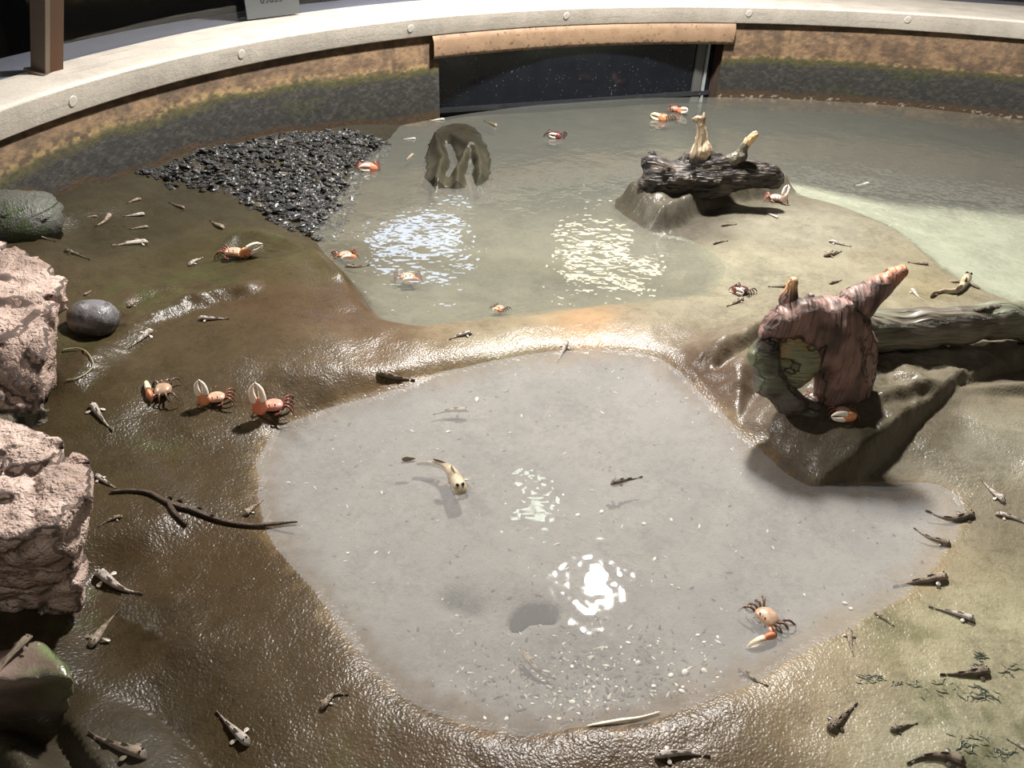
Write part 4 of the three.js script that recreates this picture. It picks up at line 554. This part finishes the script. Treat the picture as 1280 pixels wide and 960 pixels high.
mudskipper([[70, 303], [46, 297]], 'dark', 'dark mudskipper half hidden under the foot of the mossy boulder', { small: true, group: F1 });
mudskipper([[254, 323], [237, 334]], 'pale', 'small pale mudskipper on mud left of the orange crab', { group: F1 });
mudskipper([[116, 362], [105, 371]], 'mid', 'small mudskipper peeking from behind the oval boulder', { small: true });
mudskipper([[177, 370], [160, 385]], 'mid', 'brown mudskipper on the green algae crest near the oval boulder', {});
mudskipper([[160, 437], [174, 427], [190, 415]], 'pale', 'silvery mudskipper on mud just below the algae crest', {});
mudskipper([[287, 399], [268, 400], [248, 400]], 'pale', 'pale mudskipper lying level above the fiddler crab row', {});
mudskipper([[141, 540], [127, 525], [115, 508]], 'pale', 'pale grey mudskipper facing up the mud between rocks and crabs', { spread: 1.2 });
mudskipper([[330, 627], [316, 636], [306, 646]], 'mid', 'stubby brown mudskipper at the pool edge beside the twig', { fat: 1.25 });
mudskipper([[149, 614], [134, 606], [118, 596]], 'pale', 'banded mudskipper beside the flat topped pink rock above twig', {});
mudskipper([[122, 660], [138, 652], [154, 648]], 'mid', 'mudskipper in the wet shade under the pink rock', {});
mudskipper([[179, 744], [152, 738], [122, 718]], 'pale', 'grey mudskipper curled out from behind the pink rock', { fat: 1.1 });
mudskipper([[149, 764], [133, 783], [114, 812]], 'mid', 'brown mudskipper with spread fins facing the near bank', { spread: 1.5, fat: 1.1 });
mudskipper([[-8, 852], [12, 824], [41, 796]], 'mid', 'brown mudskipper lying on the smooth rock slab', { rest: onSlab });
mudskipper([[110, 917], [140, 934], [184, 952]], 'mid', 'large brown mudskipper on the glittering ridge beside the slab', { fat: 0.95 });
mudskipper([[271, 891], [285, 906], [312, 934]], 'pale', 'grey banded mudskipper alone on the dark near bank', { spread: 1.1 });
mudskipper([[436, 870], [418, 871], [402, 888]], 'mid', 'short curled mudskipper on the brown bank below the pool', { fat: 1.3 });
mudskipper([[695, 851], [672, 840], [652, 817]], 'sand', 'sandy mudskipper under the water below the dark burrow', { level: -0.012, sink: 0.02 });
mudskipper([[960, 860], [942, 851], [923, 836]], 'mid', 'mudskipper at the pool edge near the white shells', { fat: .9 });
mudskipper([[888, 946], [852, 945], [817, 949]], 'pale', 'pale speckled mudskipper on brown mud along the frame edge', { fat: .9 });
mudskipper([[1116, 735], [1150, 730], [1184, 725]], 'mid', 'shiny mudskipper with thin tail leaving the pool on sand', {});
mudskipper([[1160, 759], [1190, 768], [1218, 779]], 'pale', 'grey mudskipper with saddle bands on the greenish sand', {});
mudskipper([[1118, 784], [1105, 776], [1092, 767]], 'mid', 'small brown mudskipper where the pool edge meets greenish sand', { fat: .9 });
mudskipper([[1066, 822], [1062, 806], [1060, 789]], 'mid', 'plump brown mudskipper seen from its tail on sand', { fat: 1.2 });
mudskipper([[1174, 845], [1205, 844], [1236, 842]], 'dark', 'brown striped mudskipper beside dark algae streaks', { fat: 1.1 });
mudskipper([[1071, 880], [1056, 895], [1034, 915]], 'dark', 'dark brown mudskipper pointing down the near sand', { fat: 1.1 });
mudskipper([[1147, 905], [1130, 910], [1112, 915]], 'dark', 'short dark mudskipper on near sand between two larger ones', { fat: 1.0 });
mudskipper([[1132, 957], [1152, 948], [1180, 949], [1206, 958]], 'dark', 'dark arched mudskipper at the near sand with pale flank', {});
mudskipper([[1257, 924], [1275, 935], [1295, 945]], 'pale', 'silvery mudskipper on sand beside blackish algae patch', {});
mudskipper([[1225, 600], [1238, 614], [1255, 631]], 'pale', 'mudskipper sliding down the glittering sand slope below the ledge', {});
mudskipper([[1156, 640], [1186, 651], [1217, 645]], 'dark', 'dark glossy mudskipper curved in shallow water below the slope', { level: 0, sink: 0.02 });
mudskipper([[1141, 662], [1162, 674], [1188, 684]], 'dark', 'dark glossy mudskipper with thin tail at the right pool edge', { level: 0, sink: 0.02 });
mudskipper([[1290, 659], [1268, 651], [1243, 644]], 'pale', 'pale mudskipper facing the pool from the right sand', {});
mudskipper([[503, 577], [534, 576], [558, 583], [570, 600], [578, 620]], 'sand', 'large tan mudskipper bent like a hook floating in the pool', { level: 0, sink: 0.07, spread: 1.1 });
mudskipper([[541, 520], [562, 516], [586, 516]], 'sand', 'faint mudskipper under water behind the hooked one', { level: -0.014 });
mudskipper([[803, 598], [784, 601], [763, 606]], 'dark', 'small dark mudskipper at the water surface in mid pool', { level: 0, sink: 0.03 });
mudskipper([[561, 426], [575, 421], [590, 418]], 'pale', 'pale mudskipper on the brown end of the ridge between pools', {});
mudskipper([[519, 476], [495, 473], [470, 467]], 'dark', 'dark mudskipper on the glittering bank at the pool top', {});
mudskipper([[462, 332], [448, 335], [431, 334]], 'dark', 'dark mudskipper in shallow water beside the half sunk orange crab', { level: 0, sink: .02 });
mudskipper([[696, 454], [704, 440], [709, 427]], 'pale', 'small mudskipper climbing from pool onto the orange stained ridge', {});
mudskipper([[908, 384], [918, 380], [929, 375]], 'mid', 'small mudskipper on the ledge crest beside the dark red crab', {});
const F2 = { small: true, group: 'mudskippers on the pale sand flat' }, small2 = 'tiny dark mudskipper on the pale sand below the low rock';
mudskipper([[921, 281], [901, 283]], 'dark', small2, F2); mudskipper([[910, 302], [891, 306]], 'dark', small2, F2); mudskipper([[1052, 351], [1036, 356]], 'dark', 'tiny dark mudskipper on sand behind the stump', F2);
mudskipper([[1064, 309], [1050, 306], [1035, 303]], 'pale', 'whitish mudskipper on the pale sand, above a browner one', { group: F2.group });
mudskipper([[1052, 315], [1040, 319], [1029, 321]], 'mid', 'brown mudskipper on the pale sand, below a whitish one', { group: F2.group, fat: 1.2 });
mudskipper([[1134, 329], [1160, 332]], 'dark', 'thin dark mudskipper on sand beyond the antler branch tip', F2);
mudskipper([[1153, 376], [1146, 371], [1138, 363]], 'pale', 'small white mudskipper on sand between antler branch and milky water', { group: F2.group });
mudskipper([[1162, 373], [1178, 366], [1192, 368], [1208, 352]], 'sand', 'long sandy mudskipper in an S curve at the milky water edge', { group: F2.group, fat: 0.6 });
mudskipper([[960, 359], [985, 360]], 'dark', 'slim dark mudskipper on the sand behind the stump stub', F2);
mudskipper([[955, 266], [972, 274]], 'pale', 'pale slim mudskipper on sand under the white and red crab', F2);
mudskipper([[1066, 232], [1086, 230]], 'pale', 'small whitish mudskipper surfacing in the milky back water', { small: true, level: 0, sink: .03 });
const F3 = { small: true, level: 0, sink: 0.02, group: 'mudskippers in the back water near the window' }, small3 = 'tiny mudskipper in the shallow back water near the ridged rock';
mudskipper([[537, 151], [556, 150]], 'pale', small3, F3); mudskipper([[502, 174], [520, 174]], 'pale', small3, F3); mudskipper([[507, 201], [517, 194]], 'mid', small3, F3); mudskipper([[605, 152], [621, 159]], 'dark', small3, F3);
console.log('stage fish');
// ---------------------------------------------------------------- crabs
const paint = (g, c, v = 0.25) => colored(g, (x, y, z) => { const f = 1 + v * fbm(x * 220, y * 220, z * 220, 2); return c.map((k) => k * f); });
const CRAB = { orange: { shell: L3(196, 154, 130), leg: L3(122, 76, 58), claw: L3(226, 150, 104), finger: L3(246, 236, 220) }, red: { shell: L3(198, 142, 124), leg: L3(120, 70, 58), claw: L3(224, 130, 96), finger: L3(246, 226, 206) }, brown: { shell: L3(164, 136, 112), leg: L3(100, 76, 62), claw: L3(196, 122, 84), finger: L3(238, 216, 176) }, dark: { shell: L3(84, 54, 50), leg: L3(70, 46, 42), claw: L3(120, 60, 56), finger: L3(220, 206, 196) }, pale: { shell: L3(206, 180, 168), leg: L3(150, 96, 80), claw: L3(226, 196, 180), finger: L3(246, 236, 226) } };
function crab(px, py, wpx, toward, scheme, label, { level = -1, side = -1, claw = 'front', clen = 1, dip = 0, tiltX = 0, rest } = {}) {
  const p = rest ?? hit(px, py, level), k = CRAB[scheme], w = wpx * Math.hypot(p.x, p.y - 0.9, p.z) / F, q = P(px + toward[0], py + toward[1], p.y), b0 = P(px, py, p.y), t = thing('fiddler_crab', label, 'crab'); t.position.set(p.x, p.y - dip * w, p.z); t.rotation.y = Math.atan2(q.x - b0.x, q.z - b0.z); if (tiltX) t.rotateX(tiltX);
  const v = (x, y, z) => V(x * w, y * w, z * w);
  { const g = new THREE.SphereGeometry(1, 20, 14), a = g.attributes.position; for (let i = 0; i < a.count; i++) { const x = a.getX(i), y = a.getY(i), z = a.getZ(i), s = (c, e) => Math.sign(c) * Math.abs(c) ** e; a.setXYZ(i, s(x, .8) * 0.5 * (1 + 0.22 * z) * w, s(y, .9) * 0.25 * w * (y > 0 ? 1 : 0.7) + 0.32 * w, s(z, .8) * 0.42 * w); } g.computeVertexNormals(); mesh('carapace', paint(g, k.shell, 0.5), M.crab, t); }
  for (const s of [-1, 1]) [[.2, .34], [.06, .1], [-.09, -.18], [-.23, -.5]].forEach(([z, o], n) => mesh('leg', paint(limb([v(s * .4, .27, z), v(s * .66, .5, z + o * .5), v(s * .9, .3, z + o * .9), v(s * (1.0 - .05 * n), 0.0, z + o * 1.25)], [.06 * w, .06 * w, .045 * w, .015 * w], 6, 3), k.leg), M.crab, t));
  for (const s of [-1, 1]) { const e = mesh('eye_stalk', paint(limb([v(s * .12, .4, .32), v(s * .14, .56, .36)], [.02 * w, .018 * w], 6, 2), k.leg), M.crab, t); const b = mesh('eyeball', new THREE.SphereGeometry(.04 * w, 8, 6), M.eye, e); b.position.copy(v(s * .14, .6, .37)); }
  // small claw
  mesh('small_claw', paint(limb([v(-side * .3, .24, .3), v(-side * .36, .2, .52), v(-side * .14, .16, .6), v(-side * .06, .12, .58)], [.05 * w, .06 * w, .05 * w, .015 * w], 7, 3), k.leg), M.crab, t);
  // great claw
  const poses = { front: [v(side * .62, .28, .55), V(-side, 0.12, 0.22)], up: [v(side * .55, .32, .52), V(0.06 * side, 1, -0.1)], out: [v(side * .75, .34, .4), V(side * 0.6, 0.25, .8)], down: [v(side * .8, .26, .45), V(-side * 0.25, -0.25, 1)], back: [v(side * .6, .36, .35), V(side, .5, -.2)] };
  const [wrist, d0] = poses[claw], d = d0.normalize(), flat = Math.abs(d.y) > 0.8 ? V(1, 0, 0) : V(0, 1, 0), wide = flat.clone().addScaledVector(d, -flat.dot(d)).normalize(), thick = V().crossVectors(d, wide), L = clen * w;
  mesh('claw_arm', paint(limb([v(side * .32, .26, .26), v(side * .52, .3, .38), wrist.clone()], [.07 * w, .085 * w, .08 * w], 8, 3), k.claw), M.crab, t);
  const pal = new THREE.SphereGeometry(1, 16, 12); pal.applyMatrix4(new THREE.Matrix4().makeBasis(d.clone().multiplyScalar(.32 * L), wide.clone().multiplyScalar(.25 * L), thick.clone().multiplyScalar(.14 * L)).setPosition(wrist.clone().addScaledVector(d, .22 * L))); if (new THREE.Matrix3().set(d.x, wide.x, thick.x, d.y, wide.y, thick.y, d.z, wide.z, thick.z).determinant() < 0) { const ix = pal.index.array; for (let i = 0; i < ix.length; i += 3) { const c = ix[i]; ix[i] = ix[i + 1]; ix[i + 1] = c; } } pal.computeVertexNormals();
  const pm = mesh('great_claw', paint(pal, k.claw, 0.15), M.crab, t), at = (f, o) => wrist.clone().addScaledVector(d, f * L).addScaledVector(wide, o * L);
  mesh('upper_finger', paint(limb([at(.4, .14), at(.62, .16), at(.88, .14), at(1.1, .03)], [.12 * L, .115 * L, .085 * L, .02 * L], 8, 4), k.finger, 0.1), M.crab, pm);
  mesh('lower_finger', paint(limb([at(.4, -.13), at(.62, -.14), at(.88, -.12), at(1.06, -.02)], [.12 * L, .11 * L, .08 * L, .02 * L], 8, 4), k.finger, 0.1), M.crab, pm);
  return t;
}
crab(206, 494, 22, [-30, 4], 'brown', 'brown fiddler crab with long pale claw, next to the pink rocks', { side: 1, claw: 'front', clen: 1.3 });
crab(272, 504, 21, [-6, 30], 'orange', 'fiddler crab with raised white and orange claw between two other crabs', { side: -1, claw: 'up', clen: 1.35 });
crab(343, 514, 24, [-4, 30], 'red', 'red orange fiddler crab with raised claw right at the pool edge', { side: -1, claw: 'up', clen: 1.5 });
crab(294, 322, 20, [-16, 16], 'orange', 'orange clawed crab on the mound above the algae crest', { side: 1, claw: 'back', clen: 1.3 });
crab(460, 211, 15, [2, 30], 'red', 'bright red orange crab with white pincers beside the gravel bank', { side: 1, claw: 'front', clen: 1.25, level: 0, dip: .1 });
crab(694, 171, 13, [-10, 10], 'dark', 'small dark crab with white pincers in the back water', { side: 1, claw: 'front', clen: 1, level: 0, dip: .1 });
crab(828, 149, 13, [-20, 6], 'brown', 'brown crab with long claw in back water near the window', { side: 1, claw: 'front', clen: 1.3, level: 0, dip: .1 });
crab(843, 139, 11, [20, 2], 'red', 'reddish crab with outstretched claw nearest the viewing window', { side: -1, claw: 'out', clen: 1.3, level: 0, dip: .1 });
crab(969, 252, 14, [2, 20], 'pale', 'white and red crab hanging at the end of the black driftwood', { side: 1, claw: 'up', clen: 1.2 });
crab(432, 324, 16, [10, 20], 'orange', 'orange crab half sunk at the foot of the brown mound', { side: 1, claw: 'front', level: -0.012 });
crab(510, 352, 18, [4, 20], 'orange', 'pale orange crab lying under the shallow back water', { side: 1, claw: 'front', level: -0.022 });
crab(625, 389, 12, [-10, 6], 'brown', 'small dull crab in the shallows by the ridge', { side: 1, claw: 'front', level: -0.008 });
crab(928, 366, 14, [-14, 8], 'dark', 'dark red crab on the sand beside the ledge crest', { side: -1, claw: 'front', clen: 1.1 });
crab(1052, 519, 17, [10, 20], 'orange', 'orange crab with white pincers under the looping root tip', { side: 1, claw: 'front', clen: 1.6 });
crab(1016, 499, 10, [-6, 10], 'pale', 'small pale crab tucked in the hollow of the looping root', { side: 1, claw: 'front' });
crab(957, 778, 27, [-26, 16], 'brown', 'tan crab wading in the pool with a long white pincer', { side: 1, claw: 'down', clen: 1.2, level: -0.012 });
console.log('stage crabs');

// blackish algae strands on the near sand
{
  const rnd = rng(5), strand = limb([V(-1, 0, 0), V(-.3, .02, .12), V(.4, .02, -.1), V(1, 0, .05)], [.03, .09, .1, .02], 6, 3), N = 170, inst = new THREE.InstancedMesh(strand, std({ color: 0xffffff, roughness: 0.4 }), N), o = new THREE.Object3D(); inst.name = 'algae_strands';
  const spots = [[1180, 862, 55, 14], [1225, 872, 25, 10], [1140, 855, 40, 8], [1215, 930, 35, 16], [1250, 945, 20, 10], [1225, 828, 10, 14], [1090, 850, 20, 6], [1262, 840, 12, 12]];
  for (let i = 0; i < N; i++) { const q = spots[Math.floor(rnd() * spots.length)], p = hit(q[0] + (rnd() + rnd() - 1) * q[2], q[1] + (rnd() + rnd() - 1) * q[3]), s = 0.003 + 0.009 * rnd() * rnd(); o.position.copy(p); o.position.y += 0.0005; o.rotation.set(0, -0.35 + (rnd() - .5) * 2.4, 0); o.scale.set(s, s * 0.6, s * (0.8 + rnd())); o.updateMatrix(); inst.setMatrixAt(i, o.matrix); const v = 0.6 + 0.8 * rnd(); inst.setColorAt(i, new THREE.Color().setRGB(lin(58) * v, lin(62) * v, lin(48) * v)); }
  inst.castShadow = inst.receiveShadow = true; tag(inst, 'blackish green algae strands scattered over the near sand', 'algae', null, 'stuff'); scene.add(inst);
}
renderer.render(scene, camera);
